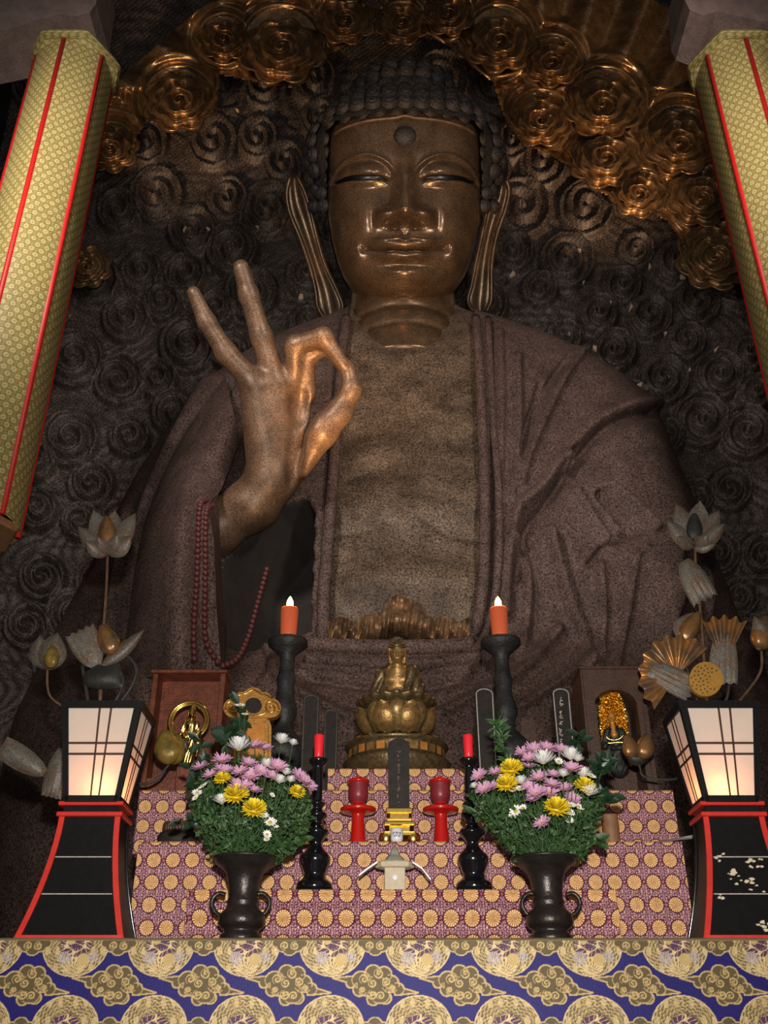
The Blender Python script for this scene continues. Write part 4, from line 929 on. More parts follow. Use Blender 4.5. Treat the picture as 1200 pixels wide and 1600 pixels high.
mk('lips', tube(FS.w(621+3.4*q_, 1029.3-.4*q_**2, -16.2+.8*q_**2), .5*FS.s, 6), M['bronzeg'], SB)
def sb_robe(X, Y, Z):
    d = smin(capsule(X, Y, Z, (598, 1054, 2), (590, 1082, -4), 12, 12), capsule(X, Y, Z, (644, 1054, 2), (652, 1082, -4), 12, 13), 2)
    d = smin(d, ellip(X, Y, Z, (621, 1068, 8), (33, 31, 15)), 6)
    d = smin(d, capsule(X, Y, Z, (580, 1094, -10), (616, 1097, -24), 9, 8), 6); d = smin(d, capsule(X, Y, Z, (662, 1094, -10), (626, 1097, -24), 9, 8), 6)
    d = smin(d, capsule(X, Y, Z, (643, 1046, -4), (636, 1084, -16), 8, 8), 4)
    d = -smin(-d, capsule(X, Y, Z, (614, 1048, -16), (615, 1086, -26), 15, 13), 3)
    return d+.7*np.sin(X*.55+Y*.28)*np.clip((Y-1046)/20, 0, 1)
v, f = sdf_mesh(sb_robe, (562, 1028, -42), (680, 1112, 30), .9); mk('robe', (FS.w(v[:, 0], v[:, 1], v[:, 2]), f), M['bronzeg'], SB)
hp_ = [(FS.w(621+12.6*np.sin(t)*np.cos(p), 1015-16*np.sin(p)-3, -2-12.5*np.cos(t)*np.cos(p)).reshape(-1, 3), gridf(30, 14, True)) for t, p in [np.meshgrid(np.linspace(0, 2*PI, 30, endpoint=False), np.linspace(-.05, PI/2, 14), indexing='ij')]]
hp_ += [(FS.w(621+6.5*np.sin(t)*np.cos(p), 998-6*np.sin(p)+2, -6.5*np.cos(t)*np.cos(p)).reshape(-1, 3), gridf(20, 10, True)) for t, p in [np.meshgrid(np.linspace(0, 2*PI, 20, endpoint=False), np.linspace(-.6, PI/2, 10), indexing='ij')]]
for r_ in range(5):
    for i in range(12):
        pe = .08+r_*.27; tt = -1.5+3.0*(i+.5*(r_ % 2))/11.5; n_ = (math.sin(tt)*math.cos(pe), math.sin(pe), -math.cos(tt)*math.cos(pe))
        t, p = np.meshgrid(np.linspace(0, 2*PI, 8, endpoint=False), np.linspace(-PI/2, PI/2, 5), indexing='ij')
        hp_.append((FS.w(621+12.8*n_[0]+1.7*np.cos(t)*np.cos(p), 1012-16*n_[1]+1.7*np.sin(p), -2+12.8*n_[2]+1.7*np.sin(t)*np.cos(p)).reshape(-1, 3), gridf(8, 5, True)))
mk('hair', hp_, M['bronzeg'], SB)
# throne
sS = S(1130, YS); xS = xp(620, 1203, YS); zS = lambda y: zat(y, YS)
def lat(pr, seg=48): return lathe([(r*sS, z_) for r, z_ in pr], (xS, YS, 0), seg)
mk('lotus_core', lat([(30, zS(1158)), (40, zS(1146)), (46, zS(1126)), (50, zS(1110)), (52, zS(1103)), (40, zS(1100))]), M['bronzeg'], SB)
def petals(n, a0, rows, hw, bulge, tipout, mname, name, m, flip=False):
    "petals on a circular profile: rows=[(r,z)...] base to tip"
    for i in range(n):
        a = a0+2*PI*i/n
        if math.sin(a) > .55: continue
        v = np.linspace(0, 1, 14); u = np.linspace(-1, 1, 11); U, V = np.meshgrid(u, v, indexing='ij')
        pr = cat(rows, 13)[np.linspace(0, (len(rows)-1)*13, 14).astype(int)]
        shp = (np.sin(PI*(.22+.78*V))**.75)*(1-.1*V)
        A = a+U*hw*shp; R = pr[:, 0][None]*sS+bulge*sS*(1-U**2)*np.sin(PI*V)**.6+(.8*sS)*np.exp(-(np.abs(U)-.9)**2/.01)
        Zz = pr[:, 1][None]+0*U
        mk(name, (np.stack([xS+R*np.cos(A), YS+R*np.sin(A), Zz], -1).reshape(-1, 3), gridf(11, 14)), m, SB)
petals(8, -PI/2, [(34, zS(1152)), (44, zS(1138)), (50, zS(1122)), (48, zS(1110)), (46, zS(1106))], .40, 9, 0, '', 'lotus_petal', M['lotusfront'])
petals(8, -PI/2+PI/8, [(40, zS(1156)), (54, zS(1146)), (61, zS(1130)), (60, zS(1118)), (66, zS(1113))], .28, 4, 0, '', 'lotus_petal', M['oldgold'])
def wav():
    a = np.linspace(0, 2*PI, 120, endpoint=False); g = []
    rings = [np.stack([xS+sS*(r+2.0*np.cos(a*20)*k_)*np.cos(a), YS+sS*(r+2.0*np.cos(a*20)*k_)*np.sin(a), np.full_like(a, zS(y))+sS*1.0*np.cos(a*20)*k_], -1) for r, y, k_ in ((40, 1112, 0), (54, 1110, .6), (62, 1103, 1), (63, 1099, 1), (56, 1096, .5), (30, 1096, 0))]
    return loft(rings)
mk('throne_rim', wav(), M['bronzeg'], SB)
mk('pedestal_base', lat([(78, ZB), (82, zS(1201)), (83, zS(1197)), (76, zS(1194)), (74, zS(1192)), (73, zS(1176)), (76, zS(1174)), (80, zS(1171)), (78, zS(1168)), (62, zS(1163)), (46, zS(1158)), (40, zS(1153)), (30, zS(1152))], 72), M['bronzeg'], SB)
petals(18, 0, [(44, zS(1157)), (60, zS(1160)), (74, zS(1165)), (81, zS(1172))], .14, 3, 0, '', 'base_petal', M['bronzeg'])
for i in range(14):
    a = -PI+.12+i*(PI-.24)/13; V = []
    for da in (-.085, .085):
        for y in (1178, 1190): V.append((xS+75*sS*math.cos(a+da), YS+75*sS*math.sin(a+da), zS(y)))
    V = np.array(V); mk('carved_panel', (V, [[0, 1, 3, 2]]), M['taborange'] if i % 2 else M['oldgold'], SB, smooth=False)
# ================================================================== SHRINES
def shrine(label, x0t, x1t, yt, yb, Y0, dep, m, x0b, x1b):
    t = thing('wooden_shrine', label, 'shrine', (xp((x0b+x1b)/2, yb, Y0), Y0, ZU)); zt = zat(yt, Y0)
    xa, xb_ = xp(x0t, yt, Y0), xp(x1t, yt, Y0); xa2, xb2 = xp(x0b, yb, Y0), xp(x1b, yb, Y0)
    xa, xb_ = (xa+xa2)/2, (xb_+xb2)/2
    return t, xa, xb_, zt
t, xa, xb_, zt = shrine('red-brown wooden shrine box behind the gilt haloed standing figure', 240, 352, 1052, 1240, 6.25, .4, M['redwood'], 216, 338)
Y0 = 6.25; zi = ZU+.62*(zt-ZU)
th = .035
mk('back_board', box(xa+th, xb_-th, Y0+.16, Y0+.18, ZU+.0, zt-.0), M['redwood'], t, smooth=False)
for a, b in ((xa, xa+th), (xb_-th, xb_)): mk('side_board', box(a, b, Y0, Y0+.18, ZU, zt, .004), M['redwood'], t, smooth=False)
mk('top_board', box(xa-.012, xb_+.012, Y0-.015, Y0+.20, zt, zt+.022, .004), M['redwood'], t, smooth=False)
mk('lower_board', box(xa+th, xb_-th, Y0+.01, Y0+.03, ZU, ZU+.16, .003), M['redwood'], t, smooth=False)
# plinth + gilt standing figure with ring halo
Yg = 6.06; FG = Frame(297, 1150, Yg); zfoot = zat(1196, Yg)
pl = thing('wooden_plinth', 'plain red-brown wooden plinth post carrying the gilt haloed standing figure', 'plinth', (xp(293, 1236, Yg), Yg, ZU))
xq = xp(294, 1215, Yg); mk('post', box(xq-.065, xq+.065, Yg-.06, Yg+.06, ZU, zfoot-.02, .006), M['redwood'], pl, smooth=False); mk('cap', box(xq-.075, xq+.075, Yg-.07, Yg+.07, zfoot-.02, zfoot, .005), M['redwood'], pl, smooth=False)
GF = thing('gilt_figure', 'gilt standing figure with a polished gold ring halo before the red-brown shrine', 'statue', (xq, Yg, zfoot))
def gf_fn(X, Y, Z):
    cp = lambda a, b, ra, rb: capsule(X, Y, Z, a, b, ra, rb)
    d = ellip(X, Y, Z, (297, 1116, -2), (6, 8, 6)); d = smin(d, cp((297, 1108, 0), (297, 1104, 0), 4.5, 3), 2); d = smin(d, cp((297, 1123, 0), (297, 1128, 0), 3.4, 4), 1.5)
    d = smin(d, cp((297, 1133, 0), (297, 1152, 0), 9, 7.5), 3)
    d = smin(d, cp((297, 1152, 0), (297, 1190, 0), 8, 9.5), 4)
    for s in (-1, 1):
        d = smin(d, cp((297+s*9, 1131, 0), (297+s*14, 1148, -2), 4.2, 3.4), 2); d = smin(d, cp((297+s*14, 1148, -2), (297+s*7, 1152, -10), 3.4, 2.6), 2); d = smin(d, cp((297+s*14, 1150, 0), (297+s*12, 1180, 0), 3.2, 2.2), 2)
    d = smin(d, cp((292, 1194, -3), (302, 1194, -3), 4, 4), 2); d = smin(d, cp((297, 1115, -8), (297, 1118, -8.6), .8, 1), .8)
    return d+.5*np.sin(X*1.1+Y*.2)*np.clip((Y-1128)/10, 0, 1)
v, f = sdf_mesh(gf_fn, (275, 1098, -18), (319, 1202, 14), .7); mk('body', (FG.w(v[:, 0], v[:, 1], v[:, 2]), f), M['gold'], GF)
a = np.linspace(0, 2*PI, 64, endpoint=False); sG = S(1127, Yg); hc = P(295, 1127, Yg+.04)
prof = [(24, 0), (25, -.012), (27, -.012), (27.6, -.004), (28.4, -.004), (29, -.014), (32, -.014), (33.5, -.004), (33.5, .006), (24, .006)]
mk('ring_halo', loft([np.stack([hc[0]+sG*r*np.cos(a), np.full_like(a, hc[1]+q), hc[2]+sG*r*np.sin(a)], -1) for r, q in prof+prof[:1]], cap=False), M['gold'], GF)
mk('halo_stay', tube([hc+(0, 0, -sG*30), P(296, 1192, Yg+.03)], .006, 6), M['gold'], GF)
# small petal-fringed base on the mid step
Yp = 5.74; o = thing('petal_base', 'small dark wooden base with a petal fringe standing on the middle step', 'ornament base', (xp(278, 1312, Yp), Yp, ZM)); zz_ = lambda y: zat(y, Yp); xo = xp(278, 1300, Yp); so = S(1300, Yp)
mk('slab', lathe([(30*so, ZM), (31*so, zz_(1307)), (27*so, zz_(1301)), (20*so, zz_(1298))], (xo, Yp, 0), 40, sy=.55), M['tabletdark'], o)
for i in range(15):
    q = -PI+i*PI/14; c_ = (xo+22*so*math.cos(q), Yp+22*so*.55*math.sin(q)); mk('petal', lathe([(1.2*so, zz_(1300)), (3.0*so, zz_(1296)), (2.8*so, zz_(1290)), (1.0*so, zz_(1285))], (c_[0], c_[1], 0), 10), M['brownwood'], o)
# niche shrine
t, xa, xb_, zt = shrine('brown wooden niche shrine with arched recess holding a gold-backed figure', 905, 1003, 1046, 1222, 6.2, .4, M['brownwood'], 925, 1028)
Yn = 6.20
mk('base_slab', box(xa-.05, xb_+.06, Yn-.06, Yn+.34, ZU, ZU+.035, .005), M['brownwood'], t, smooth=False)
n_ = 20; cxn = (xa+xb_)/2+.005; hwn = (xb_-xa)*.33; zsp = ZU+.72*(zt-ZU); zb_ = ZU+.055
arc = [(cxn-hwn, zb_)]+[(cxn-hwn*math.cos(q), zsp+hwn*.75*math.sin(q)) for q in np.linspace(0, PI, n_)]+[(cxn+hwn, zb_)]
out = [(xa, ZU+.035)]+[(xa+(xb_-xa)*w_, zt) for w_ in np.linspace(0, 1, n_)]+[(xb_, ZU+.035)]
A = np.array(arc); O = np.array(out); k_ = len(A)
V = np.concatenate([np.c_[O[:, 0], np.full(k_, Yn), O[:, 1]], np.c_[A[:, 0], np.full(k_, Yn), A[:, 1]], np.c_[A[:, 0], np.full(k_, Yn+.24), A[:, 1]]])
mk('niche_front', (V, [[i, i+1, k_+i+1, k_+i] for i in range(k_-1)]+[[k_+i, k_+i+1, 2*k_+i+1, 2*k_+i] for i in range(k_-1)]+[list(range(2*k_, 3*k_))]), M['brownwood'], t, smooth=False)
for a_, b_ in ((xa, xa+.012), (xb_-.012, xb_)): mk('side_board', box(a_, b_, Yn+.002, Yn+.30, ZU+.035, zt), M['brownwood'], t, smooth=False)
mk('top_board', box(xa-.012, xb_+.012, Yn-.015, Yn+.32, zt, zt+.02, .004), M['brownwood'], t, smooth=False)
mk('front_moulding', [box(xa+.012, xa+.03, Yn-.012, Yn, ZU+.036, zt-.01), box(xb_-.03, xb_-.012, Yn-.012, Yn, ZU+.036, zt-.01)], M['brownwood'], t, smooth=False)
mk('back_board', box(xa+.012, xb_-.012, Yn+.285, Yn+.30, ZU+.035, zt), M['brownwood'], t, smooth=False)
Yf = Yn+.10; FN = Frame(962, 1150, Yf); NF = thing('niche_figure', 'dark figure with orange face and jagged gold flame backing inside niche shrine', 'statue', (xp(962, 1215, Yf), Yf, ZU+.055))
def nf_fn(X, Y, Z):
    cp = lambda a, b, ra, rb: capsule(X, Y, Z, a, b, ra, rb)
    d = cp((960, 1142, 0), (961, 1170, 0), 10, 12); d = smin(d, cp((961, 1175, 0), (962, 1198, -3), 12, 15), 5)
    for s in (-1, 1): d = smin(d, cp((960+s*11, 1143, 0), (961+s*17, 1165, -5), 5.5, 4.5), 2); d = smin(d, cp((961+s*17, 1165, -5), (961+s*4, 1168, -14), 4.5, 3.5), 2)
    return d+.5*np.sin(X*.9+Y*.5)
v, f = sdf_mesh(nf_fn, (930, 1125, -24), (992, 1222, 20), .9); mk('body', (FN.w(v[:, 0], v[:, 1], v[:, 2]), f), M['greybronze'], NF)
v, f = sdf_mesh(lambda X, Y, Z: smin(smin(ellip(X, Y, Z, (959, 1121, -4), (6, 8.5, 6)), capsule(X, Y, Z, (959, 1128, -3), (960, 1148, -8), 3.5, 5), 2), capsule(X, Y, Z, (959, 1120, -9), (959, 1123, -10.5), .8, 1.2), 1), (946, 1108, -18), (972, 1158, 8), .7); mk('head', (FN.w(v[:, 0], v[:, 1], v[:, 2]), f), M['taborange'], NF)
mk('collar_ornament', [tube(FN.w(960+14*np.sin(np.linspace(-1.3, 1.3, 12)), 1146+10*np.cos(np.linspace(-1.3, 1.3, 12)), np.full(12, -13.)), .004, 6), tube(FN.w(np.linspace(945, 977, 8), 1160+0*np.linspace(0, 1, 8), np.full(8, -13.)), .004, 6)], M['gold'], NF)
# flame mandorla: rough gold relief
U, V_ = np.meshgrid(np.linspace(-1, 1, 60), np.linspace(0, 1, 110), indexing='ij'); wv_ = 25*np.sqrt(np.clip(1-((.42-np.minimum(V_, .42))/.46)**2, 0, 1))
rg = np.random.default_rng(2); bump_ = np.kron(rg.random((20, 37)), np.ones((3, 3)))[:60, :110]; bump_ = .5*bump_+.5*rg.random((60, 110))
v = FN.w(961+U*wv_*.92*(1+.03*np.sin(V_*60)), 1076+V_*122+0*U, 12-6*bump_*(1-np.abs(U)**6)); mk('flame_backing', (v.reshape(-1, 3), gridf(60, 110)), M['gold'], NF, smooth=False)
# ================================================================== GOLD SCROLL-TOPPED TABLET
Yt = 6.12; GT = thing('gold_tablet', 'carved gold tablet with scrolled cloud top behind the chrysanthemums', 'memorial tablet', (xp(394, 1230, Yt), Yt, ZU))
body = [(364, 1245), (363, 1135), (366, 1126), (372, 1121), (414, 1121), (421, 1126), (424, 1135), (423, 1245)]
o = mk('slab', extrude_px(body, Yt, .035), M['tabgold'], GT, smooth=False)
for v in o.data.vertices:
    if v.co.z < .06: v.co.z = 0
mk('inner_panel', extrude_px([(373, 1240), (373, 1132), (413, 1132), (413, 1240)], Yt-.006, .008), M['taborange'], GT, smooth=False)
mk('border_line', [ribbon_px([(367, 1236), (367, 1130)], Yt-.008, 1.4, .01), ribbon_px([(419, 1236), (419, 1130)], Yt-.008, 1.4, .01)], M['gold'], GT, smooth=False)
cap = []
for cx_, cy_, r_, a0, a1 in ((364, 1106, 15, 100, 255), (378, 1094, 13, 200, 280), (396, 1089, 15, 225, 315), (412, 1094, 13, 260, 340), (424, 1106, 15, -75, 80)):
    for q in np.linspace(math.radians(a0), math.radians(a1), 9): cap.append((cx_+r_*math.cos(q), cy_+r_*math.sin(q)))
cap += [(418, 1122), (372, 1122)]
mk('scroll_top', extrude_px(cap, Yt-.015, .06), M['tabgold'], GT, smooth=False)
def spx(cx_, cy_, R, s, n=40, tu=1.7):
    q = np.linspace(0, 1, n); return np.stack([cx_+R*(1-q*.92)*np.cos(s*(q*tu*2*PI)+(PI if s > 0 else 0)-.6*s), cy_+R*(1-q*.92)*np.sin(s*(q*tu*2*PI)+(PI if s > 0 else 0)-.6*s)], 1)
mk('scroll_relief', [tube(P(c_[:, 0], c_[:, 1], Yt-.018), .006, 6) for c_ in (spx(364, 1106, 12.5, 1), spx(424, 1106, 12.5, -1), cat([(362, 1093), (374, 1086), (384, 1084), (396, 1078), (408, 1084), (416, 1086), (428, 1094)], 6), cat([(374, 1113), (384, 1117), (396, 1118), (408, 1117), (416, 1113)], 6))], M['gold'], GT)
q = np.linspace(0, 2*PI, 28, endpoint=False); mk('dark_disc', extrude_px(np.stack([396+13*np.cos(q), 1102+12*np.sin(q)], 1), Yt-.024, .02), M['tabletdark'], GT, smooth=False)
# ================================================================== LOTUS ORNAMENTS
def petal_px(base, tip, w, Y, bow=0., cup=.03, dep=0., flut=0, blunt=.0, n=(15, 20), curl=0.):
    b, t_ = np.array(base, float), np.array(tip, float); d = t_-b; L = np.hypot(*d); d /= L; nn = np.array([-d[1], d[0]])
    u = np.linspace(-1, 1, n[0]); v = np.linspace(0, 1, n[1]); U, V = np.meshgrid(u, v, indexing='ij')
    wd = w/2*np.clip(np.sin(PI*np.clip(V*(1-blunt*.5)+.02, 0, 1)**.85), 0, 1)**(.8-.35*blunt)*(1-.0*V)
    fl = flut*np.cos(U*PI*4)
    Lv = V*L*(1+.06*fl*(V > .6))
    X_ = b[0]+d[0]*Lv+nn[0]*(U*wd+bow*np.sin(PI*V)); Y_ = b[1]+d[1]*Lv+nn[1]*(U*wd+bow*np.sin(PI*V))
    s = S(base[1], Y); D = Y+dep*V-cup*(1-U**2)*np.sin(PI*V)**.5+curl*V**2-.012*flut*np.cos(U*PI*5)*V*2
    return P(X_, Y_, D).reshape(-1, 3), gridf(*n)
def bud_px(base, tip, r, Y):
    b, t_ = np.array(base, float), np.array(tip, float); L = np.hypot(*(t_-b)); d = (t_-b)/L; nn = np.array([-d[1], d[0]])
    v = np.linspace(0, 1, 18); a = np.linspace(0, 2*PI, 24, endpoint=False); s = S(base[1], Y); rings = []
    for q in v:
        rr = r*(np.sin(PI*min(q*.93+.02, 1)**.72)**.8)*(1+.0*q)+.3
        c_ = b+d*L*q; rings.append(P(c_[0]+nn[0]*rr*np.cos(a), c_[1]+nn[1]*rr*np.cos(a), Y-rr*s*np.sin(a)*(1-.10*np.exp(-(np.cos(a)/.12)**2))))
    return loft(rings)
def stem_px(pts, Y, r=2.2, Y1=None):
    c_ = cat(pts, 8); yy = np.linspace(Y, Y1 or Y, len(c_)); return tube(P(c_[:, 0], c_[:, 1], yy), r*S(c_[0, 1], Y), 8)
YLo = 5.82
def holder(px, label_parent, t):
    s = S(1250, YLo); x_ = xp(px, 1300, YLo)
    mk('vase', lathe([(r*s, q) for r, q in ((26, ZM if False else ZT), (26, ZT+.06), (14, ZT+.12), (18, ZT+.3), (26, ZT+.48), (22, ZT+.60), (14, ZT+.68), (20, zat(1150, YLo)))], (x_, YLo, 0), 28), M['greybronze'], t)
LL = thing('lotus_ornament', 'tarnished metal lotus spray rising behind the lantern near the red-brown shrine', 'altar ornament', (xp(150, 1300, YLo), YLo, ZT), 'metal lotus sprays')
holder(152, '', LL)
mk('stem', stem_px([(168, 868), (166, 920), (162, 975), (157, 1040), (155, 1150)], YLo), M['stem'], LL)
for i, (tp, w_, dp, cp_, bs, m_) in enumerate([((121, 822), 26, .05, .03, (160, 866), 'lotusmetal'), ((212, 801), 30, .05, .03, (176, 864), 'lotusmetal'), ((146, 796), 36, .12, -.03, (166, 862), 'lotusmetal'), ((180, 797), 38, .12, -.03, (170, 862), 'lotusmetal'), ((132, 846), 26, -.10, .03, (166, 868), 'lotusmetal'), ((206, 838), 30, -.08, .03, (172, 868), 'lotusmetal'), ((152, 838), 24, -.12, .03, (166, 868), 'lotusmetal'), ((184, 834), 24, -.12, .03, (171, 868), 'lotusmetal')]):
    mk('lotus_petal', petal_px(bs, tp, w_, YLo, 0, cp_, dp), M[m_], LL)
mk('flower_heart', bud_px((168, 856), (167, 806), 15, YLo+.02), M['lotusgold'], LL)
mk('lotus_bud', [petal_px((74, 1046), (90, 988), 46, YLo-.02, 0, .07), petal_px((74, 1046), (62, 992), 36, YLo+.02, -6, .05)], M['lotusmetal'], LL); mk('bud_heart', bud_px((78, 1044), (84, 1006), 12, YLo-.07), M['budy'], LL)
mk('stem', stem_px([(74, 1044), (74, 1072), (80, 1090), (100, 1105), (140, 1130), (155, 1160)], YLo, 2.0), M['stem'], LL)
mk('lotus_leaf', petal_px((150, 1040), (124, 985), 50, YLo-.02, 0, .03, 0, .6, .9), M['lotusmetal'], LL); mk('stem', stem_px([(128, 1040), (134, 1075), (140, 1110), (152, 1150)], YLo, 3), M['lotusdark'], LL)
lb = mk('lotus_bud', bud_px((178, 1022), (158, 976), 17, YLo-.05), M['lotusgold'], LL); mk('bud_sheath', petal_px((182, 1022), (166, 974), 30, YLo+.0, -8, .04), M['lotusmetal'], lb)
mk('stem', stem_px([(176, 1020), (162, 1050), (157, 1100), (155, 1150)], YLo, 1.8), M['stem'], LL)
mk('lotus_leaf', petal_px((160, 1040), (226, 983), 22, YLo-.04, 3, .04), M['lotusmetal'], LL); mk('stem', stem_px([(190, 1020), (206, 1032), (213, 1050), (204, 1075), (180, 1110), (158, 1150)], YLo, 3.2), M['lotusdark'], LL)
mk('lotus_leaf', petal_px((130, 1062), (190, 1054), 40, YLo-.03, 0, .05, 0, .0, .8), M['lotusdark'], LL); mk('stem', stem_px([(188, 1050), (192, 1065), (186, 1085), (172, 1110), (156, 1150)], YLo, 2.8), M['lotusdark'], LL)
mk('lotus_leaf', petal_px((70, 1208), (2, 1166), 40, YLo-.08, 0, .05, 0, .0, .7), M['lotusmetal'], LL); mk('lotus_leaf', petal_px((98, 1170), (80, 1246), 36, YLo-.06, 0, .05, 0, .2, .7), M['lotusmetal'], LL); mk('stem', stem_px([(60, 1212), (90, 1214), (130, 1200), (154, 1170)], YLo, 1.8), M['stem'], LL)
lb = mk('lotus_bud', [bud_px((265, 1194), (258, 1140), 22, YLo-.05), bud_px((268, 1194), (278, 1146), 18, YLo-.03)], M['budy'], LL); mk('bud_sheath', petal_px((258, 1192), (298, 1160), 30, YLo-.02, -6, .04), M['lotusmetal'], lb)
mk('stem', stem_px([(266, 1192), (258, 1202), (250, 1214), (225, 1225), (185, 1215), (156, 1185)], YLo, 2.2), M['lotusdark'], LL)
LR = thing('lotus_ornament', 'tarnished metal lotus spray with pale flower rising behind the flaked-stand lantern', 'altar ornament', (xp(1100, 1300, YLo), YLo, ZT), 'metal lotus sprays')
holder(1108, '', LR)
mk('stem', stem_px([(1086, 855), (1088, 900), (1096, 970), (1102, 1060), (1106, 1150)], YLo), M['stem'], LR)
for tp, w_, dp, cp_, bs in [((1041, 812), 26, .0, .04, (1080, 856)), ((1056, 786), 34, .06, .03, (1081, 852)), ((1094, 782), 40, .14, -.03, (1087, 850)), ((1124, 797), 32, .08, .03, (1092, 852)), ((1133, 818), 26, .0, .04, (1094, 854)), ((1119, 851), 20, -.06, .03, (1084, 857)), ((1058, 838), 22, -.12, .03, (1082, 857)), ((1106, 836), 24, -.12, .03, (1088, 857))]:
    mk('lotus_petal', petal_px(bs, tp, w_, YLo, 0, cp_, dp), M['lotusmetal'], LR)
mk('flower_heart', bud_px((1085, 846), (1085, 802), 13, YLo), M['lotusdark'], LR)
mk('lotus_leaf', petal_px((1068, 876), (1102, 938), 44, YLo-.05, 0, .05, 0, .7, .85), M['lotusmetal'], LR)
lb = mk('lotus_bud', bud_px((1066, 1003), (1093, 956), 15, YLo-.05), M['lotusgold'], LR); mk('bud_sheath', petal_px((1066, 1005), (1084, 956), 34, YLo-.0, -6, .03), M['lotusmetal'], lb); mk('stem', stem_px([(1068, 1003), (1066, 1020), (1082, 1070), (1104, 1140)], YLo, 2), M['lotusdark'], LR)
def fan(c, r, a0, a1, n, Y):
    a = np.linspace(math.radians(a0), math.radians(a1), 90); v = np.linspace(.0, 1, 16); A, V = np.meshgrid(a, v, indexing='ij'); ph = (A-a[0])/(a[-1]-a[0])*n*2*PI
    R = r*V*(1+.05*np.cos(ph)*V**2); return P(c[0]+R*np.cos(A)*.95, c[1]-R*np.sin(A), Y-.05*np.sin(PI*V*.6)-.016*np.cos(ph)*V).reshape(-1, 3), gridf(90, 16)
mk('lotus_leaf', fan((1058, 1055), 62, 40, 235, 9, YLo-.04), M['lotusgold'], LR); mk('leaf_back', petal_px((1006, 1040), (1082, 1078), 42, YLo-.075, 0, .03, 0, .7, .9), M['lotusmetal'], LR)
mk('stem', stem_px([(1050, 1070), (1062, 1090), (1085, 1120), (1104, 1150)], YLo, 2.6), M['lotusdark'], LR)
mk('lotus_leaf', fan((1132, 1040), 76, 62, 118, 4, YLo-.04), M['lotusgold'], LR); mk('leaf_back', petal_px((1131, 985), (1130, 1068), 46, YLo-.07, 0, .02, 0, .4, .9), M['lotusmetal'], LR)
mk('stem', stem_px([(1140, 1060), (1136, 1090), (1118, 1130), (1108, 1150)], YLo, 2.4), M['lotusdark'], LR)
q = np.linspace(0, 2*PI, 40, endpoint=False); g = [extrude_px(np.stack([1103+26*np.cos(q), 1061+27*np.sin(q)], 1), YLo-.12, .03), extrude_px(np.stack([1120+11*np.cos(q), 1063+11*np.sin(q)], 1), YLo-.13, .03)]
sp = mk('seed_pod', g, M['pod'], LR); autosmooth(sp)
g = []
for i in range(44):
    r_ = 23*math.sqrt((i+.5)/44); a_ = i*2.39996; g.append(extrude_px(np.stack([1102+r_*math.cos(a_)+1.5*np.cos(q[::5]), 1061+r_*math.sin(a_)+1.5*np.sin(q[::5])], 1), YLo-.1225, .004))
mk('seed_pit', g, M['stem'], sp, smooth=False)
mk('stem', stem_px([(1104, 1085), (1106, 1110), (1107, 1150)], YLo-.06, 2.4), M['stem'], LR)
lb = mk('lotus_bud', bud_px((1190, 1016), (1196, 962), 20, YLo-.03), M['lotusgold'], LR); mk('bud_sheath', petal_px((1188, 1016), (1178, 962), 34, YLo-.05, 8, .05), M['lotusmetal'], lb); mk('stem', stem_px([(1190, 1014), (1188, 1050), (1160, 1090), (1125, 1130), (1110, 1160)], YLo, 2.2), M['stem'], LR)
mk('lotus_bud', [bud_px((988, 1184), (980, 1148), 13, YLo-.02), bud_px((1005, 1186), (1012, 1146), 16, YLo-.03)], M['lotusgold'], LR); mk('bud_sheath', petal_px((974, 1176), (1022, 1176), 26, YLo-.0, 8, .04), M['lotusdark'], LR)
mk('stem', stem_px([(998, 1184), (1000, 1200), (1008, 1214), (1050, 1218), (1090, 1205), (1107, 1175)], YLo, 2.0), M['lotusdark'], LR)
# wooden post, white sheet
Yw = 5.72; x_ = xp(955, 1300, Yw); o = mk('incense_tube', lathe([(13*S(1300, Yw), ZM), (13*S(1300, Yw), zat(1274, Yw)), (11*S(1300, Yw), zat(1273, Yw)), (11*S(1300, Yw), zat(1278, Yw))], (x_, Yw, 0), 24), M['plainwood']); tag(o, 'small plain brown wooden cylinder on the middle step beside the bouquet below niche shrine', 'incense holder'); autosmooth(o)
U, V_ = np.meshgrid(np.linspace(0, 1, 24), np.linspace(0, 1, 12), indexing='ij'); xs_ = xp(1022, 1302, 5.62)
v = np.stack([xs_+.30*U+.04*V_, 5.60+.16*V_, ZM+.008+.085*U*(.4+.6*V_)+.016*np.sin(V_*14+U*3)*U], -1)
o = mk('folded_paper', (v.reshape(-1, 3), gridf(24, 12)), M['sheet']); tag(o, 'crumpled white paper sheet lying on the middle step against the flaked lantern stand', 'paper')
# ================================================================== BOUQUETS
def petal_ring(n, L, w, tilt, z0, cup=.25, r0=.0, jit=.0, seed=0, a_off=0., tipn=.8):
    r = np.random.default_rng(seed); parts = []
    for i in range(n):
        a = a_off+2*PI*i/n+r.normal(0, jit); l = L*(1+r.normal(0, jit)); ti = tilt+r.normal(0, jit)
        u = np.linspace(-1, 1, 3); v = np.linspace(0, 1, 6); U, V = np.meshgrid(u, v, indexing='ij')
        wd = w*np.sin(PI*(.12+.80*V))**.8; rad = r0+l*V*math.cos(ti)+0*U; hz = z0+l*V*math.sin(ti)+cup*l*(V**2)*.5+.12*w*U**2*4
        X_ = rad*math.cos(a)-U*wd*math.sin(a); Y_ = rad*math.sin(a)+U*wd*math.cos(a)
        parts.append((np.stack([X_, Y_, hz], -1).reshape(-1, 3), gridf(3, 6)))
    return parts
def dome(r, h, z): return lathe([(r*math.cos(t_), z+h*math.sin(t_)) for t_ in np.linspace(0, PI/2, 6)], (0, 0, 0), 14)
KIND = {}
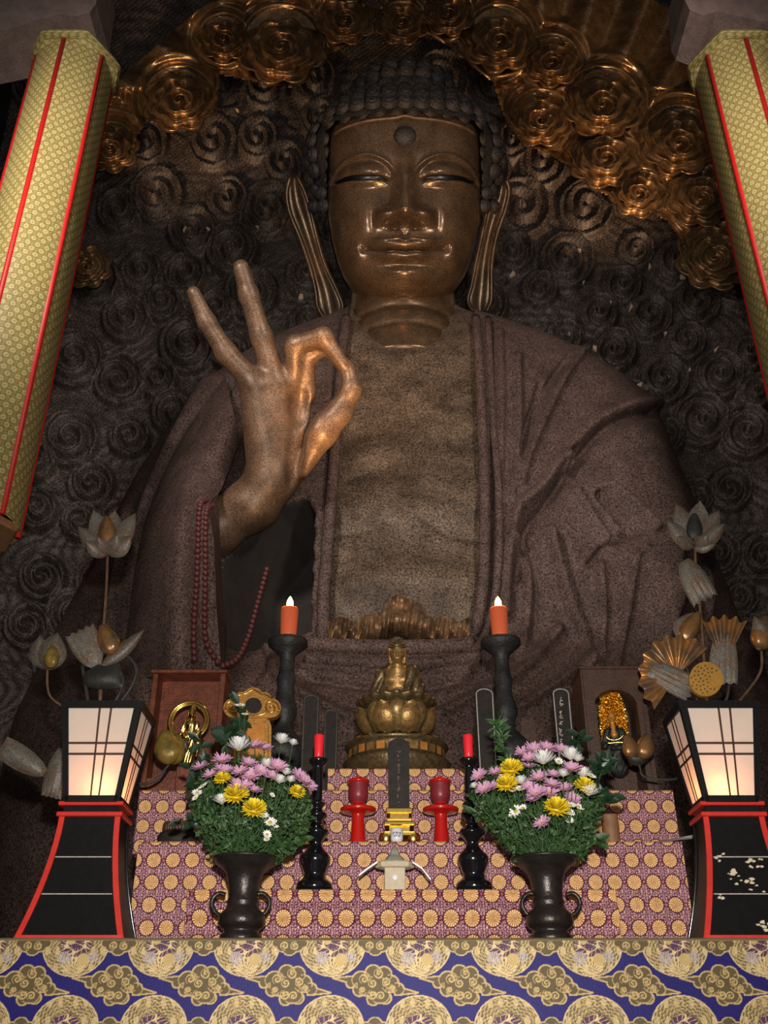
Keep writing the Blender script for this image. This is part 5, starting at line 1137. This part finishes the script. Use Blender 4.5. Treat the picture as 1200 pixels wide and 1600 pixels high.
def kind(nm, petals_, pm, centre, cm):
    KIND[nm] = (mk('petals_'+nm, petals_, M[pm], None, raw=True).data, mk('centre_'+nm, centre, M[cm], None, raw=True).data)
    for o in [x for x in C.objects if x.name.startswith(('petals_', 'centre_'))]: bpy.data.objects.remove(o)
kind('yellow', sum([petal_ring(n, L, .10, t_, z_, .2, .05, .06, i) for i, (n, L, t_, z_) in enumerate([(26, .95, .0, .0), (26, .92, .28, .03), (24, .86, .55, .07), (20, .78, .82, .12), (14, .70, 1.08, .16), (8, .62, 1.35, .18)])], []), 'yellow', [dome(.3, .3, .0)], 'yellow')
kind('white', sum([petal_ring(n, L, .085, t_, z_, .5, .05, .06, i+9) for i, (n, L, t_, z_) in enumerate([(20, 1.0, .35, .0), (20, .98, .62, .0), (16, .95, .88, .02), (10, .85, 1.15, .05)])], []), 'white', [dome(.2, .2, 0)], 'yelc')
kind('pink', sum([petal_ring(n, L, .12, t_, z_, .25, .08, .07, i+20) for i, (n, L, t_, z_) in enumerate([(17, 1.0, .18, .0), (14, .88, .42, .05)])], []), 'pink', [dome(.22, .16, .05)], 'pinkc')
kind('button', petal_ring(11, .95, .24, .25, 0, .1, .25, .04, 40), 'white', [dome(.42, .35, .05)], 'yelc')
NOUN = {'yellow': 'yellow pompom chrysanthemum', 'white': 'white spidery chrysanthemum', 'pink': 'pink daisy chrysanthemum', 'button': 'tiny white button chrysanthemum'}
ORD = 'topmost,second,third,fourth,fifth,sixth,seventh,eighth,ninth,tenth,eleventh,twelfth,thirteenth,fourteenth,fifteenth,sixteenth,seventeenth,eighteenth,nineteenth,twentieth,twenty-first,twenty-second,twenty-third,twenty-fourth'.split(',')
def bouquet(vpx, items, where, seed):
    r = np.random.default_rng(seed); mouth = P(vpx, 1352, 4.95); s = S(1250, 4.95)
    for kd in ('yellow', 'white', 'pink', 'button'):
        L_ = sorted(items[kd], key=lambda q: q[1])
        for i, (x_, y_, w_) in enumerate(L_):
            off = (y_-1215)/110.; Yq = 4.80+.02*min(1, abs(x_-vpx)/100)*4+r.uniform(-.03, .03)+(.14 if y_ < 1180 else 0); loc = P(x_, y_+w_*.12, Yq); rad = w_/2*S(y_, Yq)*1.08
            lab = ('%s %s from the top %s' % (ORD[i], NOUN[kd], where)) if i else 'topmost %s %s' % (NOUN[kd], where)
            t = thing('chrysanthemum', lab, 'flower', tuple(loc), '%ss %s' % (NOUN[kd], where))
            # face outward from the bouquet centre, up and to the viewer
            d = np.array([(x_-vpx)/100.*.5+r.normal(0, .18), -.75+r.normal(0, .15), .75-off*.35+r.normal(0, .15)])
            if kd == 'white': d = np.array([(x_-vpx)/100.*.4, -.35, 1.0])
            if kd == 'yellow': d = np.array([(x_-vpx)/100.*.4, -.8, .75])
            d /= np.linalg.norm(d); R = Vector(d).to_track_quat('Z', 'Y')
            for nm, me in zip(('petals', 'flower_centre'), KIND[kd]):
                o = bpy.data.objects.new(nm, me); C.objects.link(o); o.parent = t; o.rotation_mode = 'QUATERNION'; o.rotation_quaternion = R; o.scale = (rad,)*3
            e_ = mouth+np.array([r.uniform(-.06, .06), r.uniform(-.06, .06), -.02]); m1 = loc*.55+e_*.45; m1[:2] = loc[:2]*.75+e_[:2]*.25
            pts = cat([loc, loc-d*.03+(0, 0, -.03), m1, e_], 5); mk('stem', tube(pts, .0028, 5), M['stemg'], t)
def leafset(n, centre_fn, seed, size):
    r = np.random.default_rng(seed); Vs, Fs = [], []
    base = np.array([[0, 0, 0], [.22, .16, .03], [.18, .42, .05], [.34, .55, .02], [.16, .72, .06], [0, 1, 0], [-.16, .72, .06], [-.34, .55, .02], [-.18, .42, .05], [-.22, .16, .03], [0, .45, -.04]])
    fc_ = np.array([[0, 1, 10], [1, 2, 10], [2, 3, 4], [2, 4, 10], [4, 5, 10], [5, 6, 10], [6, 8, 10], [6, 7, 8], [8, 9, 10], [9, 0, 10]])
    for i in range(n):
        p_ = centre_fn(r)
        d = r.normal(0, 1, 3)+np.array([0, -.35, .25]); d /= np.linalg.norm(d); q = np.cross(d, r.normal(0, 1, 3)); q /= np.linalg.norm(q); w_ = np.cross(d, q); sz = size*r.uniform(.6, 1.35)
        Vs.append(p_+sz*(base[:, :1]*q+base[:, 1:2]*d+base[:, 2:]*w_)); Fs.append(fc_+11*i)
    return np.concatenate(Vs), np.concatenate(Fs)
def foliage(poly, vpx, n, label, seed, prof):
    poly = np.array(poly, float); x0, y0 = poly.min(0); x1, y1 = poly.max(0)
    def cf(r):
        while True:
            x_, y_ = r.uniform(x0, x1), r.uniform(y0, y1)
            if inpoly(np.array([x_]), np.array([y_]), poly)[0]: break
        t_ = np.clip((y_-1190)/150, 0, 1); rad = .22*(1-t_)+.08; Yq = 4.99+(r.uniform(-1.15, .6) if y_ > 1262 else r.uniform(-.4, .8))*rad*math.sqrt(max(.05, 1-((x_-vpx)/115)**2)); return P(x_, y_, Yq)
    o = mk('foliage', leafset(n, cf, seed, .032), M['leaf'], smooth=False); o['kind'] = 'stuff'; tag(o, label, 'foliage')
foliage([(345, 1190), (420, 1185), (480, 1215), (488, 1260), (480, 1300), (462, 1320), (438, 1345), (375, 1352), (335, 1345), (325, 1320), (308, 1290), (300, 1240), (318, 1205)], 388, 4200, 'dense small green chrysanthemum leaves filling the bouquet below the gold scroll-topped tablet', 3, None)
foliage([(760, 1205), (840, 1190), (900, 1200), (938, 1225), (942, 1260), (925, 1300), (912, 1340), (860, 1352), (810, 1348), (790, 1325), (745, 1275), (735, 1240)], 848, 4600, 'dense small green chrysanthemum leaves filling the bouquet below the niche shrine', 4, None)
def branch(pts, vpx, nleaf, size, m, label, seed, spread=.05, narrow=1.):
    c_ = cat(pts, 8); yy = np.linspace(5.02, 4.96, len(c_)); p_ = P(c_[:, 0], c_[:, 1], yy); r = np.random.default_rng(seed)
    t = thing('leafy_branch', label, 'branch', tuple(p_[-1]), 'leafy branches in the bouquets'); mk('stem', tube(p_, .004, 6), M['stemg'], t); Vs = []
    for i in range(nleaf):
        k_ = r.integers(0, max(2, int(len(p_)*.62))); a = p_[k_]; d = np.array([r.normal(0, 1), r.normal(-.5, .6), r.normal(.4, .7)]); d /= np.linalg.norm(d)
        side = np.cross(d, [0, -1, .3]); side /= np.linalg.norm(side)+1e-9; nn = np.cross(side, d); L = size*r.uniform(.7, 1.2); u = np.linspace(-1, 1, 5); v = np.linspace(0, 1, 8); U, V = np.meshgrid(u, v, indexing='ij')
        w_ = L*.26*narrow*np.sin(PI*np.clip(V*.97+.02, 0, 1))**.8
        q_ = a+(V*L)[..., None]*d+(U*w_)[..., None]*side+(.12*L*V**2-.25*w_*U**2)[..., None]*nn*-1; Vs.append((q_.reshape(-1, 3), gridf(5, 8)))
    mk('leaves', Vs, M[m], t)
branch([(372, 1098), (378, 1125), (384, 1160), (386, 1230), (380, 1350)], 376, 16, .075, 'leaf2', 'dark leafy sprig standing up before the gold scroll-topped tablet', 1)
branch([(356, 1140), (352, 1160), (362, 1210), (376, 1350)], 376, 16, .08, 'leaf2', 'short dark leafy sprig just under the gold scroll-topped tablet edge', 2)
branch([(310, 1155), (318, 1185), (340, 1250), (374, 1350)], 376, 16, .075, 'leaf2', 'dark leafy sprig crossing in front of the gilt haloed figure', 3)
branch([(296, 1200), (310, 1230), (345, 1290), (374, 1350)], 376, 18, .08, 'leaf2', 'dark leafy sprig beside the wooden plinth post', 4)
branch([(272, 1280), (300, 1290), (345, 1310), (374, 1350)], 376, 12, .075, 'leaf2', 'low dark leafy sprig above the petal-fringed base', 5)
branch([(480, 1310), (455, 1318), (410, 1335), (378, 1350)], 376, 16, .075, 'leaf', 'low green sprig reaching toward the black candlestick beside the gold tablet', 6)
branch([(776, 1128), (784, 1150), (790, 1180), (830, 1270), (861, 1350)], 861, 70, .055, 'leaf', 'feathery fern-like sprig beside the white-outlined plain tablet', 7, narrow=.45)
branch([(945, 1180), (940, 1205), (920, 1260), (870, 1350)], 861, 16, .09, 'leaf2', 'glossy leafy sprig in front of the niche shrine', 8)
branch([(950, 1245), (935, 1255), (905, 1290), (868, 1350)], 861, 18, .085, 'leaf2', 'dark leafy sprig over the brocade just under the niche shrine', 9)
branch([(940, 1310), (925, 1315), (895, 1330), (866, 1350)], 861, 12, .075, 'leaf', 'low yellow-green sprig beside the small wooden cylinder', 10)
branch([(738, 1270), (755, 1280), (800, 1310), (858, 1350)], 861, 26, .06, 'leaf', 'low feathery sprig reaching to the black candlestick', 11, narrow=.6)
branch([(905, 1150), (900, 1175), (885, 1230), (865, 1350)], 861, 12, .07, 'leaf2', 'thin dark sprig beside the lettered black tablet', 12)
bouquet(376, dict(yellow=[(348, 1216, 26), (369, 1241, 40), (397, 1263, 38), (463, 1237, 26)], white=[(373, 1168, 38), (347, 1253, 28), (439, 1158, 26), (457, 1162, 16), (416, 1195, 22), (446, 1208, 18), (436, 1221, 22), (453, 1220, 16)],
    pink=[(347, 1187, 30), (398, 1165, 30), (413, 1168, 24), (314, 1198, 26), (330, 1210, 24), (388, 1192, 26), (433, 1197, 30), (376, 1205, 26), (392, 1211, 30), (425, 1212, 24), (466, 1212, 28), (481, 1226, 26), (370, 1226, 26), (396, 1234, 24), (354, 1203, 22), (406, 1203, 22), (345, 1200, 22), (474, 1219, 24), (384, 1226, 22)],
    button=[(308, 1238, 14), (318, 1228, 14), (411, 1273, 15), (422, 1284, 16), (429, 1287, 12), (417, 1303, 12), (417, 1311, 9), (375, 1102, 14), (383, 1116, 10), (425, 1242, 8), (306, 1246, 10)]), LV, 1)
bouquet(861, dict(yellow=[(800, 1200, 36), (793, 1224, 34), (869, 1261, 40), (912, 1227, 32)], white=[(849, 1189, 38), (891, 1183, 32), (919, 1239, 32), (910, 1211, 28), (880, 1211, 20), (815, 1222, 22), (742, 1229, 14), (902, 1187, 20)],
    pink=[(835, 1171, 32), (818, 1175, 26), (854, 1168, 26), (878, 1172, 28), (750, 1211, 26), (775, 1206, 22), (826, 1197, 22), (843, 1214, 30), (893, 1200, 30), (758, 1232, 28), (826, 1229, 26), (839, 1238, 30), (862, 1225, 26), (858, 1237, 26), (884, 1231, 24), (893, 1247, 26), (834, 1248, 24), (848, 1284, 26), (788, 1214, 20), (865, 1210, 22), (770, 1229, 24), (828, 1184, 24)],
    button=[(806, 1266, 16), (817, 1262, 12), (800, 1275, 11), (891, 1258, 16), (903, 1260, 15), (891, 1269, 12), (890, 1281, 11), (873, 1189, 12), (923, 1212, 14), (812, 1232, 12), (805, 1233, 12)]), RV, 2)
# ================================================================== BANNERS
def bpat(u, w):
    p = .098; q = p*.62; row = np.floor(w/q); x = ((u+.5*p*(row % 2))/p) % 1-.5; y = (w/q) % 1-.5; r = np.hypot(x*p, y*q)
    best = r.copy()
    for dr in (-1, 1):
        rw = row+dr; xx = ((u+.5*p*(rw % 2))/p) % 1-.5; yy = y-dr; best = np.minimum(best, np.hypot(xx*p, yy*q))
    col = np.empty(r.shape+(3,)); col[:] = (.50, .40, .16)
    col[best < .029] = (.72, .62, .30); col[(best > .028) & (best < .036)] = (.24, .19, .05); col[best < .011] = (.50, .38, .15); col[(best > .046)] = (.42, .26, .12); return col
def banner(pxc, label, tilt=0., flip=1, zb=None):
    Y0 = 7.0; xc_ = xp(pxc, 110, Y0); zt_ = zat(112, Y0); zb_ = zat(822, Y0); zm_ = zat(350, Y0); w_ = .395
    t = thing('temple_banner', label, 'banner', (xc_, Y0, zb_), 'brocade temple banners')
    ang_ = [-PI/2+PI/3*k_ for k_ in range(6)]   # face directions
    cr = [(w_*math.cos(PI/6+PI/3*k_-2*PI/3), w_*math.sin(PI/6+PI/3*k_-2*PI/3)) for k_ in range(7)]
    def strip(c0, c1, z0, z1, bul, nm='strip'):
        vis = c0[1]+c1[1] < .1; nu, nv = (64, int((z1-z0)/.0065)) if vis else (8, 20); u = np.linspace(0, 1, nu); v = np.linspace(z0, z1, nv); U, V = np.meshgrid(u, v, indexing='ij')
        dx, dy = c1[0]-c0[0], c1[1]-c0[1]; L = math.hypot(dx, dy); nx, ny = dy/L, -dx/L; b_ = bul*np.sqrt(np.clip(1-(2*U-1)**2, 0, 1))
        X_ = xc_+c0[0]+dx*U+nx*b_; Y_ = Y0+c0[1]+dy*U+ny*b_
        mk(nm, (np.stack([X_, Y_, V], -1).reshape(-1, 3), gridf(nu, nv)), M['bgold'], t, col=bpat((U-.5)*L*1.15+.044*0, V).reshape(-1, 3))
    def edge(c, z0, z1, r=.029): mk('red_edging', tube([(xc_+c[0], Y0+c[1], z0), (xc_+c[0], Y0+c[1], (z0+z1)/2), (xc_+c[0], Y0+c[1], z1)], r, 8), M['bred'], t)
    for k_ in range(6):
        strip(cr[k_], cr[k_+1], zm_, zt_, .045); edge(cr[k_], zb_, zt_)
        c0, c1 = cr[k_], cr[k_+1]; mid = ((c0[0]+c1[0])/2*1.03, (c0[1]+c1[1])/2*1.03)
        if k_ in (0, 1, 5) or True:
            if k_ == (0 if True else 0): pass
        if abs((c0[0]+c1[0])/2) < .05:
            strip(c0, mid, zb_, zm_+.0, .035); strip(mid, c1, zb_, zm_+.0, .035); edge(mid, zb_, zm_)
        else: strip(c0, c1, zb_, zm_, .05)
    mk('bottom_board', lathe([(w_*1.0, zb_-.05), (w_*1.03, zb_-.04), (w_*1.03, zb_+.01), (w_*.9, zb_+.02)], (xc_, Y0, 0), 6), M['plainwood'], t, smooth=False)
    mk('tassel_bead', lathe([(.02, zb_-.16), (.06, zb_-.12), (.06, zb_-.08), (.02, zb_-.05)], (xc_+.25*flip, Y0-.2, 0), 14), M['sheet'], t)
    # hexagonal canopy: flared scalloped cap
    n_ = 96; a = np.linspace(0, 2*PI, n_, endpoint=False); rings = []; cols = []
    hexr = 1/np.maximum.reduce([np.cos((a-(-PI/2+PI/3*k_)+PI) % (2*PI)-PI) for k_ in range(6)])*math.cos(PI/6)
    sc_ = .5+.5*np.cos(a*6)
    for rr, z_, sl in ((.38, zt_-.02, 0), (.47, zt_+.02, 1), (.49, zt_+.07, .8), (.47, zt_+.12, .6), (.34, zt_+.18, .5), (.2, zt_+.23, .3), (.06, zt_+.26, 0)):
        R = rr*(.55*hexr+.45); rings.append(np.stack([xc_+R*np.cos(a), Y0+R*np.sin(a), z_-.04*sl*(1-sc_)*(1 if z_ < zt_+.2 else 0)], -1)); cols.append(bpat(a*rr, np.full_like(a, z_*1.0)))
    Rg = np.array(rings); m2 = []
    for i in range(len(rings)-1):
        for t_ in np.linspace(0, 1, 12, endpoint=False): m2.append(Rg[i]*(1-t_)+Rg[i+1]*t_)
    m2.append(Rg[-1]); m2 = np.array(m2); arcs = np.concatenate([[0], np.cumsum(np.linalg.norm(np.diff(m2, axis=0), axis=2).mean(1))])
    cc = np.array([bpat(a*.5, np.full_like(a, q_)) for q_ in arcs])
    mk('canopy', loft(list(m2)), M['bgold'], t, col=cc.reshape(-1, 3))
    mk('hanging_cord', tube([(xc_, Y0, zt_+.24), (xc_, Y0, 27)], .012, 6), M['stem'], t)
banner(117, 'gold brocade hexagonal temple banner with red edging hanging past the isolated gilded clouds', flip=1)
banner(1146, 'gold brocade hexagonal temple banner with red edging hanging before the large gilded cloud mass', flip=-1)
# ================================================================== LIGHT
def area(name, loc, target, size, power, col, sy=None):
    L_ = bpy.data.lights.new(name, 'AREA'); L_.energy = power; L_.color = col; L_.size = size
    if sy: L_.shape = 'RECTANGLE'; L_.size_y = sy
    o = bpy.data.objects.new(name, L_); C.objects.link(o); o.location = loc
    o.rotation_euler = (Vector(target)-Vector(loc)).to_track_quat('-Z', 'Y').to_euler(); return o
area('camera_flash', (.05, -.25, 1.75), (0, 6, 3.6), .10, 315, (1, .93, .84))
def spot(name, loc, target, power, col, ang_, blend=.6, r=.15):
    L_ = bpy.data.lights.new(name, 'SPOT'); L_.energy = power; L_.color = col; L_.spot_size = math.radians(ang_); L_.spot_blend = blend; L_.shadow_soft_size = r
    o = bpy.data.objects.new(name, L_); C.objects.link(o); o.location = loc; o.rotation_euler = (Vector(target)-Vector(loc)).to_track_quat('-Z', 'Y').to_euler()
spot('altar_uplight', (0.15, 7.2, 3.1), (0, 10.6, 12.3), 2300, (1, .55, .24), 32, .7, .2)
spot('altar_uplight', (-.9, 7.2, 3.1), (-1.05, 9.2, 8.6), 260, (1, .52, .2), 34, .8, .15)
spot('statue_fill', (-3.4, 3.0, 8.6), (-.9, 11, 8.8), 1250, (1, .86, .76), 84, .9, .5)  # pair of unseen fill spots, added to brighten the great statue
spot('statue_fill', (3.4, 3.0, 9.0), (0.8, 11, 9.4), 1050, (1, .85, .74), 84, .9, .5)
spot('halo_uplight', (4.6, 11.2, 11.6), (3.3, 12.7, 18.8), 1300, (1, .62, .34), 62, 1.0, .1)
spot('halo_uplight', (-4.6, 11.2, 12.6), (-2.7, 12.7, 19.2), 800, (1, .62, .34), 58, 1.0, .1)
w = bpy.data.worlds.new('world'); sc.world = w; w.use_nodes = True
w.node_tree.nodes['Background'].inputs[0].default_value = (.60, .55, .53, 1); w.node_tree.nodes['Background'].inputs[1].default_value = .22
sc.view_settings.view_transform = 'Standard'; sc.view_settings.look = 'None'; sc.view_settings.exposure = 0; sc.view_settings.gamma = 1
